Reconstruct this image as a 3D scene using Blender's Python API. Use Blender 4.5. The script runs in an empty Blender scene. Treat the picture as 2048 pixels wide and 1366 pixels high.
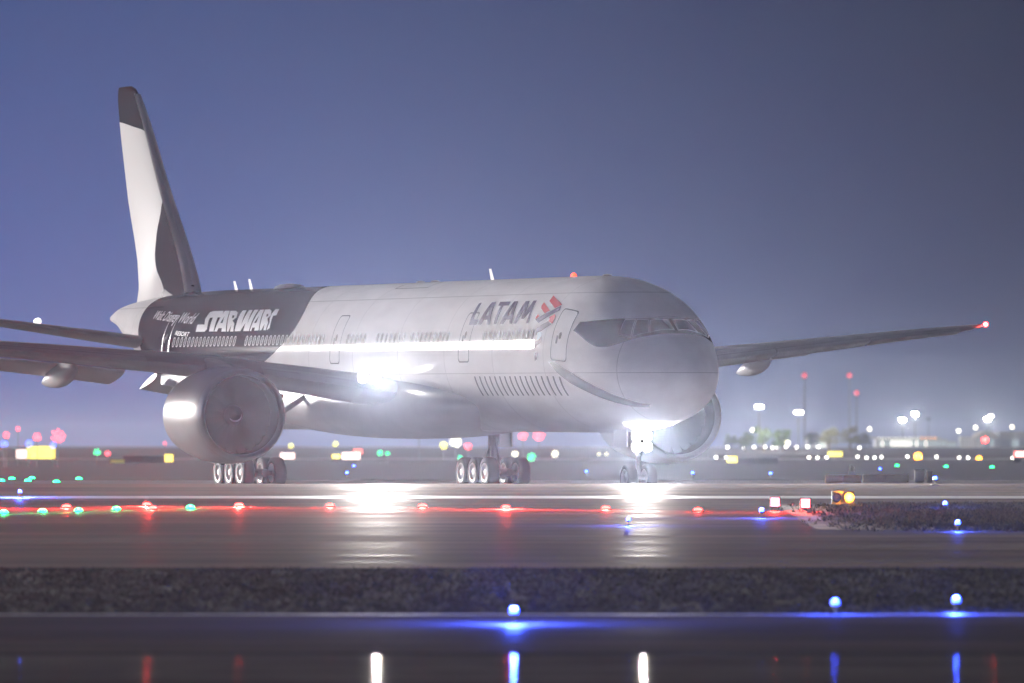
import bpy, bmesh, math, random
import numpy as np
from mathutils import Vector, Matrix
from mathutils.geometry import tessellate_polygon

random.seed(7)
rng = np.random.default_rng(7)
S = bpy.context.scene
C = S.collection
R = math.radians

# ------------------------------------------------------------------ camera, sky, sun, exposure
cam_d = bpy.data.cameras.new('camera')
cam = bpy.data.objects.new('camera', cam_d)
C.objects.link(cam)
CAM_H, FPX, HOR = 1.775, 16335.0, 892.6          # lens height, focal length and horizon in photo pixels
cam.location = (0, 0, CAM_H)
cam.rotation_euler = (R(90) + math.atan((HOR - 683) / FPX), 0, 0)
cam_d.sensor_width = 36.0
cam_d.lens = FPX / 2048 * 36
cam_d.clip_start = 1.0
cam_d.clip_end = 20000
cam_d.dof.use_dof = True
cam_d.dof.focus_distance = 318
cam_d.dof.aperture_fstop = 1.4
S.camera = cam

SUN_EL, SUN_AZ = R(5.7), (-0.665, 0.747)              # afterglow low on the left, beyond the aircraft
world = bpy.data.worlds.new('World')
S.world = world
world.use_nodes = True
wn, wl = world.node_tree.nodes, world.node_tree.links
wn.clear()
w_out = wn.new('ShaderNodeOutputWorld')
w_bg = wn.new('ShaderNodeBackground')
w_sky = wn.new('ShaderNodeTexSky')
w_sky.sky_type = 'NISHITA'
w_sky.sun_disc = False
w_sky.sun_elevation = SUN_EL
w_sky.sun_rotation = math.atan2(SUN_AZ[0], SUN_AZ[1])
w_geo = wn.new('ShaderNodeTexCoord')
w_sep = wn.new('ShaderNodeSeparateXYZ')
w_ramp = wn.new('ShaderNodeValToRGB')
wl.new(w_geo.outputs['Generated'], w_sep.inputs[0])
wl.new(w_sep.outputs['Z'], w_ramp.inputs['Fac'])
cr = w_ramp.color_ramp
cr.elements[0].position = 0.0
cr.elements[0].color = (0.060, 0.105, 0.345, 1)
cr.elements[1].position = 0.9
cr.elements[1].color = (0.012, 0.020, 0.060, 1)
e = cr.elements.new(0.022); e.color = (0.036, 0.084, 0.300, 1)
e = cr.elements.new(0.056); e.color = (0.019, 0.054, 0.195, 1)
e = cr.elements.new(0.25); e.color = (0.022, 0.040, 0.115, 1)
# the glow of the set sun spreads from the left
w_dot = wn.new('ShaderNodeVectorMath'); w_dot.operation = 'DOT_PRODUCT'
w_dot.inputs[1].default_value = (SUN_AZ[0], SUN_AZ[1], 0.0)
wl.new(w_geo.outputs['Generated'], w_dot.inputs[0])
w_mr = wn.new('ShaderNodeMapRange')
w_mr.inputs['From Min'].default_value = 0.69; w_mr.inputs['From Max'].default_value = 0.80
w_mr.inputs['To Min'].default_value = 0.26; w_mr.inputs['To Max'].default_value = 1.36
w_mr.interpolation_type = 'SMOOTHSTEP'
wl.new(w_dot.outputs['Value'], w_mr.inputs['Value'])
w_mul = wn.new('ShaderNodeVectorMath'); w_mul.operation = 'SCALE'
wl.new(w_ramp.outputs['Color'], w_mul.inputs[0]); wl.new(w_mr.outputs['Result'], w_mul.inputs['Scale'])
w_add = wn.new('ShaderNodeVectorMath'); w_add.operation = 'MULTIPLY_ADD'
w_add.inputs[1].default_value = (0.001, 0.001, 0.001)
wl.new(w_sky.outputs['Color'], w_add.inputs[0]); wl.new(w_mul.outputs['Vector'], w_add.inputs[2])
wl.new(w_add.outputs['Vector'], w_bg.inputs['Color'])
w_bg.inputs['Strength'].default_value = 1.0
wl.new(w_bg.outputs['Background'], w_out.inputs['Surface'])

sun_d = bpy.data.lights.new('sun', 'SUN')
sun_d.energy = 7.0
sun_d.angle = R(5)
sun_d.color = (1.0, 0.94, 0.90)
sun = bpy.data.objects.new('sun', sun_d)
C.objects.link(sun)
sv = Vector((SUN_AZ[0] * math.cos(SUN_EL), SUN_AZ[1] * math.cos(SUN_EL), math.sin(SUN_EL)))
sun.rotation_euler = sv.to_track_quat('Z', 'Y').to_euler()
sun.location = (-60, 200, 60)

vs = S.view_settings
vs.view_transform = 'Standard'
vs.look = 'None'
vs.exposure = -0.4
vs.gamma = 1.0
vs.use_curve_mapping = False
S.cycles.use_denoising = True
S.cycles.max_bounces = 6
S.cycles.diffuse_bounces = 2
S.cycles.glossy_bounces = 3
S.cycles.volume_bounces = 0
S.cycles.sample_clamp_indirect = 4.0
S.cycles.sample_clamp_direct = 0.0

# ------------------------------------------------------------------ materials
MATS = {}

def mat(name, color, rough=0.5, metal=0.0, coat=0.0, noise=0.0, nscale=3.0, bump=0.0, spec=0.5, stretch=None, rnoise=0.0):
    if name in MATS:
        return MATS[name]
    m = bpy.data.materials.new(name)
    m.use_nodes = True
    nt = m.node_tree
    b = nt.nodes['Principled BSDF']
    b.inputs['Base Color'].default_value = (*color, 1)
    b.inputs['Roughness'].default_value = rough
    b.inputs['Metallic'].default_value = metal
    b.inputs['Coat Weight'].default_value = coat
    b.inputs['Coat Roughness'].default_value = 0.06
    b.inputs['Specular IOR Level'].default_value = spec
    if noise or bump or rnoise:
        tc = nt.nodes.new('ShaderNodeTexCoord')
        mp = nt.nodes.new('ShaderNodeMapping')
        if stretch:
            mp.inputs['Scale'].default_value = stretch
        nz = nt.nodes.new('ShaderNodeTexNoise')
        nz.inputs['Scale'].default_value = nscale
        nz.inputs['Detail'].default_value = 6
        nt.links.new(tc.outputs['Object'], mp.inputs[0])
        nt.links.new(mp.outputs[0], nz.inputs['Vector'])
        if noise:
            mr = nt.nodes.new('ShaderNodeMapRange')
            mr.inputs['From Min'].default_value = 0.3; mr.inputs['From Max'].default_value = 0.7
            mr.inputs['To Min'].default_value = 1 - noise; mr.inputs['To Max'].default_value = 1 + noise
            nt.links.new(nz.outputs['Fac'], mr.inputs['Value'])
            sc = nt.nodes.new('ShaderNodeVectorMath'); sc.operation = 'SCALE'
            sc.inputs[0].default_value = color
            nt.links.new(mr.outputs[0], sc.inputs['Scale'])
            nt.links.new(sc.outputs[0], b.inputs['Base Color'])
        if rnoise:
            m2 = nt.nodes.new('ShaderNodeMapRange')
            m2.inputs['From Min'].default_value = 0.3; m2.inputs['From Max'].default_value = 0.7
            m2.inputs['To Min'].default_value = max(rough - rnoise, 0.02); m2.inputs['To Max'].default_value = min(rough + rnoise, 1)
            nt.links.new(nz.outputs['Fac'], m2.inputs['Value'])
            nt.links.new(m2.outputs[0], b.inputs['Roughness'])
        if bump:
            bp = nt.nodes.new('ShaderNodeBump')
            bp.inputs['Strength'].default_value = bump
            bp.inputs['Distance'].default_value = 0.02
            nt.links.new(nz.outputs['Fac'], bp.inputs['Height'])
            nt.links.new(bp.outputs[0], b.inputs['Normal'])
    MATS[name] = m
    return m

def glow(name, color, strength):
    if name in MATS:
        return MATS[name]
    m = bpy.data.materials.new(name)
    m.use_nodes = True
    nt = m.node_tree
    b = nt.nodes['Principled BSDF']
    b.inputs['Base Color'].default_value = (*[0.5 * c for c in color], 1)
    b.inputs['Emission Color'].default_value = (*color, 1)
    b.inputs['Emission Strength'].default_value = strength
    MATS[name] = m
    return m

# ------------------------------------------------------------------ mesh helpers
class MB:
    def __init__(s):
        s.v, s.f = [], []

    def add(s, vs_, fs_):
        n = len(s.v)
        s.v.extend([tuple(p) for p in vs_])
        s.f.extend([tuple(n + i for i in f) for f in fs_])
        return s

    def box(s, x0, x1, y0, y1, z0, z1):
        vs_ = [(x0, y0, z0), (x1, y0, z0), (x1, y1, z0), (x0, y1, z0), (x0, y0, z1), (x1, y0, z1), (x1, y1, z1), (x0, y1, z1)]
        return s.add(vs_, [(0, 3, 2, 1), (4, 5, 6, 7), (0, 1, 5, 4), (1, 2, 6, 5), (2, 3, 7, 6), (3, 0, 4, 7)])

    def tube(s, p0, p1, r0, r1=None, n=12, caps=True):
        r1 = r0 if r1 is None else r1
        p0, p1 = Vector(p0), Vector(p1)
        d = (p1 - p0).normalized()
        a = d.orthogonal().normalized(); b = d.cross(a)
        vs_ = []
        for p, r in ((p0, r0), (p1, r1)):
            for k in range(n):
                t = 2 * math.pi * k / n
                vs_.append(p + a * (r * math.cos(t)) + b * (r * math.sin(t)))
        fs_ = [(k, (k + 1) % n, n + (k + 1) % n, n + k) for k in range(n)]
        if caps:
            fs_ += [tuple(range(n - 1, -1, -1)), tuple(range(n, 2 * n))]
        return s.add(vs_, fs_)

    def lathe(s, prof, n=32, axis='x', c=(0, 0, 0), close=False):
        """prof: (position along the axis, radius)"""
        vs_ = []
        for (q, r) in prof:
            for k in range(n):
                t = 2 * math.pi * k / n
                u, w = r * math.cos(t), r * math.sin(t)
                p = {'x': (q, u, w), 'y': (u, q, w), 'z': (u, w, q)}[axis]
                vs_.append((p[0] + c[0], p[1] + c[1], p[2] + c[2]))
        m = len(prof)
        fs_ = []
        for i in range(m - 1 + (1 if close else 0)):
            for k in range(n):
                j = (i + 1) % m
                fs_.append((i * n + k, j * n + k, j * n + (k + 1) % n, i * n + (k + 1) % n))
        return s.add(vs_, fs_)

    def loft(s, rings, caps=True, closed=True):
        n = len(rings[0])
        vs_ = [p for r in rings for p in r]
        fs_ = []
        for i in range(len(rings) - 1):
            for k in range(n if closed else n - 1):
                fs_.append((i * n + k, i * n + (k + 1) % n, (i + 1) * n + (k + 1) % n, (i + 1) * n + k))
        if caps:
            fs_.append(tuple(range(n - 1, -1, -1)))
            b = (len(rings) - 1) * n
            fs_.append(tuple(range(b, b + n)))
        return s.add(vs_, fs_)

    def mesh(s, name, m=None, smooth=False, sharp=40):
        me = bpy.data.meshes.new(name)
        me.from_pydata(s.v, [], s.f)
        bm = bmesh.new(); bm.from_mesh(me)
        bmesh.ops.recalc_face_normals(bm, faces=bm.faces)
        if smooth:
            for f in bm.faces:
                f.smooth = True
            for ed in bm.edges:
                if len(ed.link_faces) == 2 and ed.calc_face_angle(0) > R(sharp):
                    ed.smooth = False
        bm.to_mesh(me); bm.free()
        if m:
            me.materials.append(m)
        return me

    def build(s, name, m, parent=None, smooth=False, loc=None, sharp=40):
        return link(name, s.mesh(name, m, smooth, sharp), parent, loc)

def link(name, me, parent=None, loc=None, rot=None):
    o = bpy.data.objects.new(name, me)
    C.objects.link(o)
    if parent:
        o.parent = parent
    if loc is not None:
        o.location = loc
    if rot is not None:
        o.rotation_euler = rot
    return o

def thing(name, label, cat, loc=(0, 0, 0), rz=0.0, group=None):
    o = bpy.data.objects.new(name, None)
    C.objects.link(o)
    o.empty_display_size = 0.2
    o.location = loc
    o.rotation_euler = (0, 0, rz)
    tag(o, label, cat, group)
    return o

def tag(o, label, cat, group=None):
    o['label'] = label
    o['category'] = cat
    if group:
        o['group'] = group
    return o

def copy_tree(o, parent=None):
    c = o.copy()
    C.objects.link(c)
    if parent:
        c.parent = parent
    for ch in list(o.children):
        copy_tree(ch, c)
    return c

# ------------------------------------------------------------------ ground
PD = np.array([-400, 0, 40, 75, 120, 157, 190, 229, 268, 285, 300, 313, 330, 1000, 2000, 9000], float)
PZ = np.array([-0.2, -0.2, -0.35, -1.3, -1.86, -1.48, -1.08, -0.64, -0.18, 0.14, 0.37, 0.12, 0.0, 0.0, 1.40, 1.55], float)

def zg(d):
    return float(np.interp(d, PD, PZ))

def place(u, v, lift=0.35):
    """the ground point under a lamp seen at photo pixel (u, v) and lift metres above the ground"""
    for d in np.arange(118, 2600, 0.5):
        if HOR - FPX * (zg(d) + lift - CAM_H) / d <= v:
            break
    return (u - 1024) / FPX * d, float(d), zg(d)

def sheet(name, x0, x1, d0, d1, lift, m, nx=8, edge=None, kind='structure'):
    ds = sorted(set([d0, d1] + [float(p) for p in PD if d0 < p < d1] + list(np.linspace(d0, d1, max(2, int((d1 - d0) / 8) if d1 - d0 < 500 else 12)))))
    xs = list(np.linspace(x0, x1, nx + 1))
    mb = MB()
    vs_ = []
    for j, d in enumerate(ds):
        for x in xs:
            dd = d
            if edge and j in (0, len(ds) - 1):
                dd += edge * (0.5 - random.random())
            vs_.append((x, dd, zg(dd) + lift))
    n = len(xs)
    mb.add(vs_, [(j * n + i, j * n + i + 1, (j + 1) * n + i + 1, (j + 1) * n + i) for j in range(len(ds) - 1) for i in range(n - 1)])
    o = mb.build(name, m)
    for p in o.data.polygons:
        p.use_smooth = True
    o['kind'] = kind
    return o

def pavement_mat(name, base, rough, streak=0.35, joint=True, wet=0.15, wave=False, sheen=0.2):
    if name in MATS:
        return MATS[name]
    m = bpy.data.materials.new(name)
    m.use_nodes = True
    nt = m.node_tree; N, L = nt.nodes, nt.links
    N.remove(N['Principled BSDF'])
    dif = N.new('ShaderNodeBsdfDiffuse'); glo = N.new('ShaderNodeBsdfGlossy'); mx = N.new('ShaderNodeMixShader')
    mx.inputs[0].default_value = sheen
    L.new(dif.outputs[0], mx.inputs[1]); L.new(glo.outputs[0], mx.inputs[2]); L.new(mx.outputs[0], N['Material Output'].inputs['Surface'])
    glo.inputs['Color'].default_value = (1, .95, .9, 1)
    tc = N.new('ShaderNodeTexCoord')
    def noise(scale, sx, sy, det=6):
        mp = N.new('ShaderNodeMapping'); mp.inputs['Scale'].default_value = (sx, sy, 1)
        nz = N.new('ShaderNodeTexNoise'); nz.inputs['Scale'].default_value = scale; nz.inputs['Detail'].default_value = det
        L.new(tc.outputs['Object'], mp.inputs[0]); L.new(mp.outputs[0], nz.inputs['Vector'])
        return nz.outputs['Fac']
    def rng_(src, a, c):
        r = N.new('ShaderNodeMapRange'); r.inputs['From Min'].default_value = 0.3; r.inputs['From Max'].default_value = 0.7
        r.inputs['To Min'].default_value = a; r.inputs['To Max'].default_value = c
        L.new(src, r.inputs['Value']); return r.outputs[0]
    def mul(a, c):
        q = N.new('ShaderNodeMath'); q.operation = 'MULTIPLY'
        L.new(a, q.inputs[0]); L.new(c, q.inputs[1]); return q.outputs[0]
    f = mul(rng_(noise(0.35, 0.12, 1.0), 1 - streak, 1 + streak), rng_(noise(2.5, 0.3, 0.3), 0.85, 1.15))
    f = mul(f, rng_(noise(0.05, 1, 1, 3), 0.75, 1.2))
    if joint:
        br = N.new('ShaderNodeTexBrick')
        br.offset = 0.0
        br.inputs['Scale'].default_value = 1.0
        br.inputs['Color1'].default_value = (1, 1, 1, 1); br.inputs['Color2'].default_value = (0.86, 0.86, 0.86, 1)
        br.inputs['Mortar'].default_value = (0.25, 0.25, 0.25, 1)
        br.inputs['Mortar Size'].default_value = 0.16
        br.inputs['Brick Width'].default_value = 300.0; br.inputs['Row Height'].default_value = 8.5
        bm_ = N.new('ShaderNodeMapping'); bm_.inputs['Location'].default_value = (150, 0, 0)
        L.new(tc.outputs['Object'], bm_.inputs[0]); L.new(bm_.outputs[0], br.inputs['Vector'])
        f = mul(f, br.outputs['Color'])
    sc = N.new('ShaderNodeVectorMath'); sc.operation = 'SCALE'; sc.inputs[0].default_value = base
    L.new(f, sc.inputs['Scale']); L.new(sc.outputs[0], dif.inputs['Color'])
    L.new(rng_(noise(0.25, 0.15, 1.0), max(0.05, rough - wet), rough + wet), glo.inputs['Roughness'])
    bp = N.new('ShaderNodeBump'); bp.inputs['Strength'].default_value = 0.25; bp.inputs['Distance'].default_value = 0.02
    L.new(noise(3.0, 0.02 if wave else 0.6, 1.0), bp.inputs['Height']); L.new(bp.outputs[0], dif.inputs['Normal']); L.new(bp.outputs[0], glo.inputs['Normal'])
    MATS[name] = m
    return m

M_soil = mat('dry_soil', (0.024, 0.016, 0.014), 0.95, noise=0.4, nscale=0.4, spec=0.1)
M_conc = pavement_mat('taxiway_concrete', (0.120, 0.072, 0.056), 0.54, 0.72, wet=0.16, sheen=0.13)
M_asph = pavement_mat('shoulder_asphalt', (0.045, 0.028, 0.023), 0.6, 0.5, joint=False, sheen=0.045)
M_asph2 = pavement_mat('far_asphalt', (0.055, 0.052, 0.052), 0.75, 0.3, joint=False)
M_wet = pavement_mat('damp_service_road', (0.13, 0.112, 0.10), 0.05, 0.25, joint=False, wet=0.0, wave=True, sheen=0.016)
M_paint = mat('white_marking_paint', (0.72, 0.70, 0.66), 0.55, noise=0.15, nscale=0.8)
M_paint_y = mat('yellow_marking_paint', (0.60, 0.42, 0.05), 0.55, noise=0.2, nscale=0.8)
M_grass = mat('grass_blades', (0.016, 0.012, 0.008), 0.85, noise=0.2, nscale=0.6, spec=0.15)
M_drygrass = mat('dry_grass_blades', (0.16, 0.125, 0.06), 0.85, noise=0.4, nscale=0.6, spec=0.15)

sheet('ground', -2600, 2600, -400, 9000, 0.0, M_soil, nx=24)
sheet('service_road', -60, 60, 96, 135, 0.03, M_wet)
sheet('asphalt_shoulder', -60, 60, 136.5, 157, 0.03, M_asph, nx=40, edge=0.5)
sheet('taxiway', -75, 75, 190, 312, 0.03, M_conc, nx=60, edge=0.4)
sheet('taxiway_shoulder', -75, 75, 312.3, 420, 0.026, M_asph2)
sheet('runway', -300, 300, 1020, 1110, 0.03, M_asph2)
sheet('edge_marking', -75, 75, 276.0, 279.5, 0.042, M_paint, nx=4)
sheet('edge_marking', -75, 75, 156.0, 156.7, 0.042, M_paint, nx=4)

def tufts(name, n, fx, fy, hmin, hmax, m, lift=0.0):
    x = fx(n); d = fy(n)
    vs_, fs_ = [], []
    for i in range(n):
        z = zg(d[i]) + lift
        for k in range(4):
            a = random.random() * math.pi; w = 0.02 + 0.03 * random.random(); h = hmin + (hmax - hmin) * random.random()
            ox, oy = random.gauss(0, 0.09), random.gauss(0, 0.09)
            lx, ly = random.gauss(0, 0.12), random.gauss(0, 0.12)
            b = len(vs_)
            vs_ += [(x[i] + ox - w * math.cos(a), d[i] + oy - w * math.sin(a), z - 0.02), (x[i] + ox + w * math.cos(a), d[i] + oy + w * math.sin(a), z - 0.02), (x[i] + ox + lx, d[i] + oy + ly, z + h)]
            fs_.append((b, b + 1, b + 2))
    me = bpy.data.meshes.new(name); me.from_pydata(vs_, [], fs_); me.materials.append(m)
    o = link(name, me); o['kind'] = 'stuff'
    return o

# the verge between the taxiway and the asphalt shoulder, and the island on the right
tufts('verge_grass', 9000, lambda n: rng.uniform(-15, 15, n), lambda n: rng.uniform(157.2, 189.6, n), 0.03, 0.11, M_grass)
sheet('island_soil', 8.6, 75, 229, 266, 0.05, mat('island_earth', (0.20, 0.14, 0.09), 0.95, noise=0.5, nscale=0.5, spec=0.1), nx=20, edge=3.0)
isl_x = rng.uniform(0, 1, 60000)
tufts('island_grass', 7000, lambda n: 9.0 + 11.0 * np.sqrt(rng.uniform(0, 1, n)), lambda n: rng.uniform(229, 267, n), 0.04, 0.15, M_grass, 0.04)
tufts('island_dry_grass', 5000, lambda n: 8.6 + 11.0 * np.sqrt(rng.uniform(0, 1, n)), lambda n: rng.uniform(236, 268, n), 0.04, 0.17, M_drygrass, 0.04)

# ------------------------------------------------------------------ the airliner
PSI = R(-69.58)
plane = thing('airliner', 'large white twin-engine airliner with dark rear fuselage taxiing towards the camera', 'airplane', (6.99, 312.85, 0), PSI)

ST = np.array([(0, 0.0, 4.35, 4.35), (.15, .42, 4.80, 3.95), (.5, .85, 5.22, 3.55), (1, 1.25, 5.65, 3.22), (1.75, 1.68, 6.14, 2.92), (2.5, 2.0, 6.62, 2.74), (3.5, 2.33, 7.22, 2.58), (4.5, 2.58, 7.70, 2.47), (6, 2.83, 8.14, 2.38), (8, 3.02, 8.42, 2.33), (10, 3.09, 8.50, 2.32), (12, 3.1, 8.52, 2.32), (20, 3.1, 8.52, 2.32), (35, 3.1, 8.52, 2.32), (50, 3.1, 8.52, 2.32), (53, 3.07, 8.52, 2.42), (56, 2.95, 8.52, 2.78), (60, 2.6, 8.48, 3.6), (64, 2.05, 8.38, 4.75), (68, 1.35, 8.2, 5.95), (71, .75, 7.95, 6.85), (73, .3, 7.6, 7.2)])

def pchip(x, y):
    h = np.diff(x); d = np.diff(y) / h; m = np.zeros(len(x))
    for i in range(1, len(x) - 1):
        if d[i - 1] * d[i] > 0:
            w1 = 2 * h[i] + h[i - 1]; w2 = h[i] + 2 * h[i - 1]; m[i] = (w1 + w2) / (w1 / d[i - 1] + w2 / d[i])
    m[0] = d[0]; m[-1] = d[-1]
    def f(q):
        q = min(max(q, x[0]), x[-1]); i = min(max(int(np.searchsorted(x, q)) - 1, 0), len(h) - 1)
        t = (q - x[i]) / h[i]
        return float((1 + 2 * t) * (1 - t) ** 2 * y[i] + t * (1 - t) ** 2 * h[i] * m[i] + t * t * (3 - 2 * t) * y[i + 1] + t * t * (t - 1) * h[i] * m[i + 1])
    return f

_u = np.sqrt(ST[:, 0])
_fw, _ft, _fb = [pchip(_u, ST[:, k]) for k in (1, 2, 3)]

def shift(X):
    return 0.0055 * max(0.0, -X - 12)              # it stands slightly nose down

def sec(X):
    q = math.sqrt(max(-X, 0)); s = shift(X)
    return _fw(q), _ft(q) + s, _fb(q) + s

def skin(X, th, off=0.0):
    """the starboard skin at station X and elevation th (radians), off metres proud of it"""
    def p(X_, t_):
        w, t, b = sec(X_)
        return Vector((X_, -w * math.cos(t_), (t + b) / 2 + (t - b) / 2 * math.sin(t_)))
    P = p(X, th)
    if off:
        dx = p(X + 0.02, th) - p(X - 0.02, th); dt = p(X, th + 0.01) - p(X, th - 0.01)
        n = dx.cross(dt).normalized()
        w, t, b = sec(X)
        if n.dot(P - Vector((X - 1.0, 0, (t + b) / 2))) < 0:
            n = -n
        P = P + n * off
    return P

# paint of the fuselage: white, dark from the wing aft, a dark band round the cockpit windows
def fuselage_paint():
    m = bpy.data.materials.new('fuselage_paint'); m.use_nodes = True
    nt = m.node_tree; N, L = nt.nodes, nt.links
    b = N['Principled BSDF']
    tc = N.new('ShaderNodeTexCoord'); sp = N.new('ShaderNodeSeparateXYZ'); L.new(tc.outputs['Object'], sp.inputs[0])
    X, Y, Z = sp.outputs
    def mth(op, a, c=None, d=None):
        q = N.new('ShaderNodeMath'); q.operation = op
        for i, s in enumerate((a, c, d)):
            if s is None: continue
            if isinstance(s, (int, float)): q.inputs[i].default_value = s
            else: L.new(s, q.inputs[i])
        return q.outputs[0]
    def smooth(v, a, c, lo, hi):
        r = N.new('ShaderNodeMapRange'); r.interpolation_type = 'SMOOTHSTEP'
        r.inputs['From Min'].default_value = a; r.inputs['From Max'].default_value = c
        r.inputs['To Min'].default_value = lo; r.inputs['To Max'].default_value = hi
        L.new(v, r.inputs['Value']); return r.outputs[0]
    dz = mth('SUBTRACT', Z, 7.15)
    xb = mth('MULTIPLY_ADD', mth('MULTIPLY', dz, dz), -1.15, -38.8)
    aft = mth('LESS_THAN', X, xb)
    tail = mth('LESS_THAN', X, mth('MULTIPLY_ADD', Z, -0.75, -57.5))
    dark = mth('MULTIPLY', aft, mth('SUBTRACT', 1.0, tail))
    bottom = mth('ADD', smooth(X, -6.4, -3.9, 6.30, 5.62), smooth(X, -3.7, -1.6, 0.0, 0.5))
    top = smooth(X, -6.4, -3.0, 6.60, 6.72)
    rear = mth('MULTIPLY_ADD', mth('SUBTRACT', Z, 6.3), 0.75, -6.05)
    band = mth('MULTIPLY', mth('MULTIPLY', mth('GREATER_THAN', Z, bottom), mth('LESS_THAN', Z, top)), mth('GREATER_THAN', X, rear))
    dark = mth('MAXIMUM', dark, band)
    mixc = N.new('ShaderNodeMix'); mixc.data_type = 'RGBA'
    mixc.inputs[6].default_value = (0.74, 0.73, 0.73, 1); mixc.inputs[7].default_value = (0.016, 0.012, 0.015, 1)
    L.new(dark, mixc.inputs[0])
    nz = N.new('ShaderNodeTexNoise'); nz.inputs['Scale'].default_value = 0.8; nz.inputs['Detail'].default_value = 7
    mp = N.new('ShaderNodeMapping'); mp.inputs['Scale'].default_value = (0.5, 1.5, 1.5)
    L.new(tc.outputs['Object'], mp.inputs[0]); L.new(mp.outputs[0], nz.inputs['Vector'])
    sc = N.new('ShaderNodeVectorMath'); sc.operation = 'SCALE'
    L.new(mixc.outputs[2], sc.inputs[0]); L.new(smooth(nz.outputs['Fac'], 0.3, 0.7, 0.93, 1.05), sc.inputs['Scale'])
    # skin joints: shallow grooves round the barrel and along it
    fr = mth('ABSOLUTE', mth('SUBTRACT', mth('FRACT', mth('DIVIDE', X, 5.6)), 0.5))
    g1 = mth('LESS_THAN', fr, 0.004)
    wz = mth('LESS_THAN', mth('ABSOLUTE', mth('SUBTRACT', mth('MULTIPLY_ADD', X, 0.0055, Z), 7.74)), 0.018)
    wz2 = mth('LESS_THAN', mth('ABSOLUTE', mth('SUBTRACT', mth('MULTIPLY_ADD', X, 0.0055, Z), 4.6)), 0.018)
    groove = mth('MAXIMUM', g1, mth('MAXIMUM', wz, wz2))
    sc2 = N.new('ShaderNodeVectorMath'); sc2.operation = 'SCALE'
    L.new(sc.outputs[0], sc2.inputs[0]); L.new(mth('MULTIPLY_ADD', groove, -0.28, 1.0), sc2.inputs['Scale'])
    L.new(sc2.outputs[0], b.inputs['Base Color'])
    b.inputs['Roughness'].default_value = 0.42
    L.new(mth('MULTIPLY_ADD', dark, -0.11, 0.18), b.inputs['Coat Weight'])
    b.inputs['Coat Roughness'].default_value = 0.05
    b.inputs['Specular IOR Level'].default_value = 0.0
    # slight waviness of the skin between frames
    n2 = N.new('ShaderNodeTexNoise'); n2.inputs['Scale'].default_value = 1.6; n2.inputs['Detail'].default_value = 2
    L.new(tc.outputs['Object'], n2.inputs['Vector'])
    bp = N.new('ShaderNodeBump'); bp.inputs['Strength'].default_value = 0.12; bp.inputs['Distance'].default_value = 0.05
    L.new(n2.outputs['Fac'], bp.inputs['Height']); L.new(bp.outputs[0], b.inputs['Normal'])
    return m

M_fus = fuselage_paint()
M_white = mat('white_aircraft_paint', (0.74, 0.73, 0.73), 0.28, coat=0.5, noise=0.05, nscale=1.0)
M_grey = mat('grey_aircraft_paint', (0.30, 0.29, 0.29), 0.38, coat=0.2, noise=0.1, nscale=0.8)
M_wing = mat('wing_paint', (0.24, 0.225, 0.23), 0.42, noise=0.12, nscale=0.5)
M_black = mat('black_aircraft_paint', (0.016, 0.012, 0.015), 0.5, spec=0.2)
M_metal = mat('bare_metal', (0.56, 0.56, 0.57), 0.28, metal=1.0, noise=0.06, nscale=2)
M_dmetal = mat('dark_titanium', (0.16, 0.15, 0.15), 0.4, metal=1.0, noise=0.2, nscale=3)
M_fan = mat('dark_fan_blade', (0.03, 0.03, 0.032), 0.45)
M_duct = mat('inlet_lining', (0.07, 0.066, 0.068), 0.55, noise=0.08, nscale=6)
M_tyre = mat('tyre_rubber', (0.022, 0.021, 0.021), 0.75, noise=0.2, nscale=8)
M_rim = mat('wheel_rim', (0.78, 0.77, 0.76), 0.35, noise=0.1, nscale=12)
M_gear = mat('gear_paint', (0.42, 0.41, 0.41), 0.4, noise=0.1, nscale=5)
M_glass = mat('cabin_glass', (0.035, 0.037, 0.045), 0.12, coat=0.3)
M_win = mat('cabin_window_glass', (0.04, 0.042, 0.05), 0.6, spec=0.05)
M_line = mat('door_outline_paint', (0.09, 0.10, 0.11), 0.7, spec=0.1)
M_indigo = mat('indigo_lettering', (0.052, 0.030, 0.085), 0.6, spec=0.1)
M_red = mat('red_emblem_paint', (0.56, 0.035, 0.040), 0.6, spec=0.1)
M_lblue = mat('pale_blue_emblem', (0.45, 0.58, 0.68), 0.6, spec=0.1)
M_letter = mat('white_lettering', (0.72, 0.73, 0.75), 0.35, coat=0.3)
M_chrome = mat('lamp_reflector', (0.8, 0.8, 0.8), 0.15, metal=1.0)

stn = sorted(set([0.0, 0.004, 0.015, 0.04, 0.08] + list(np.linspace(0.12, 12, 80)) + list(np.linspace(12, 50, 40)) + list(np.linspace(50, 73, 60))))
mb = MB(); rings = []
NS = 112
for q in stn:
    w, t, b = sec(-q)
    rings.append([(-q, -w * math.cos(2 * math.pi * k / NS), (t + b) / 2 + (t - b) / 2 * math.sin(2 * math.pi * k / NS)) for k in range(NS)])
mb.loft(rings[1:])
fus = mb.build('fuselage', M_fus, plane, smooth=True, sharp=60)

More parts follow.
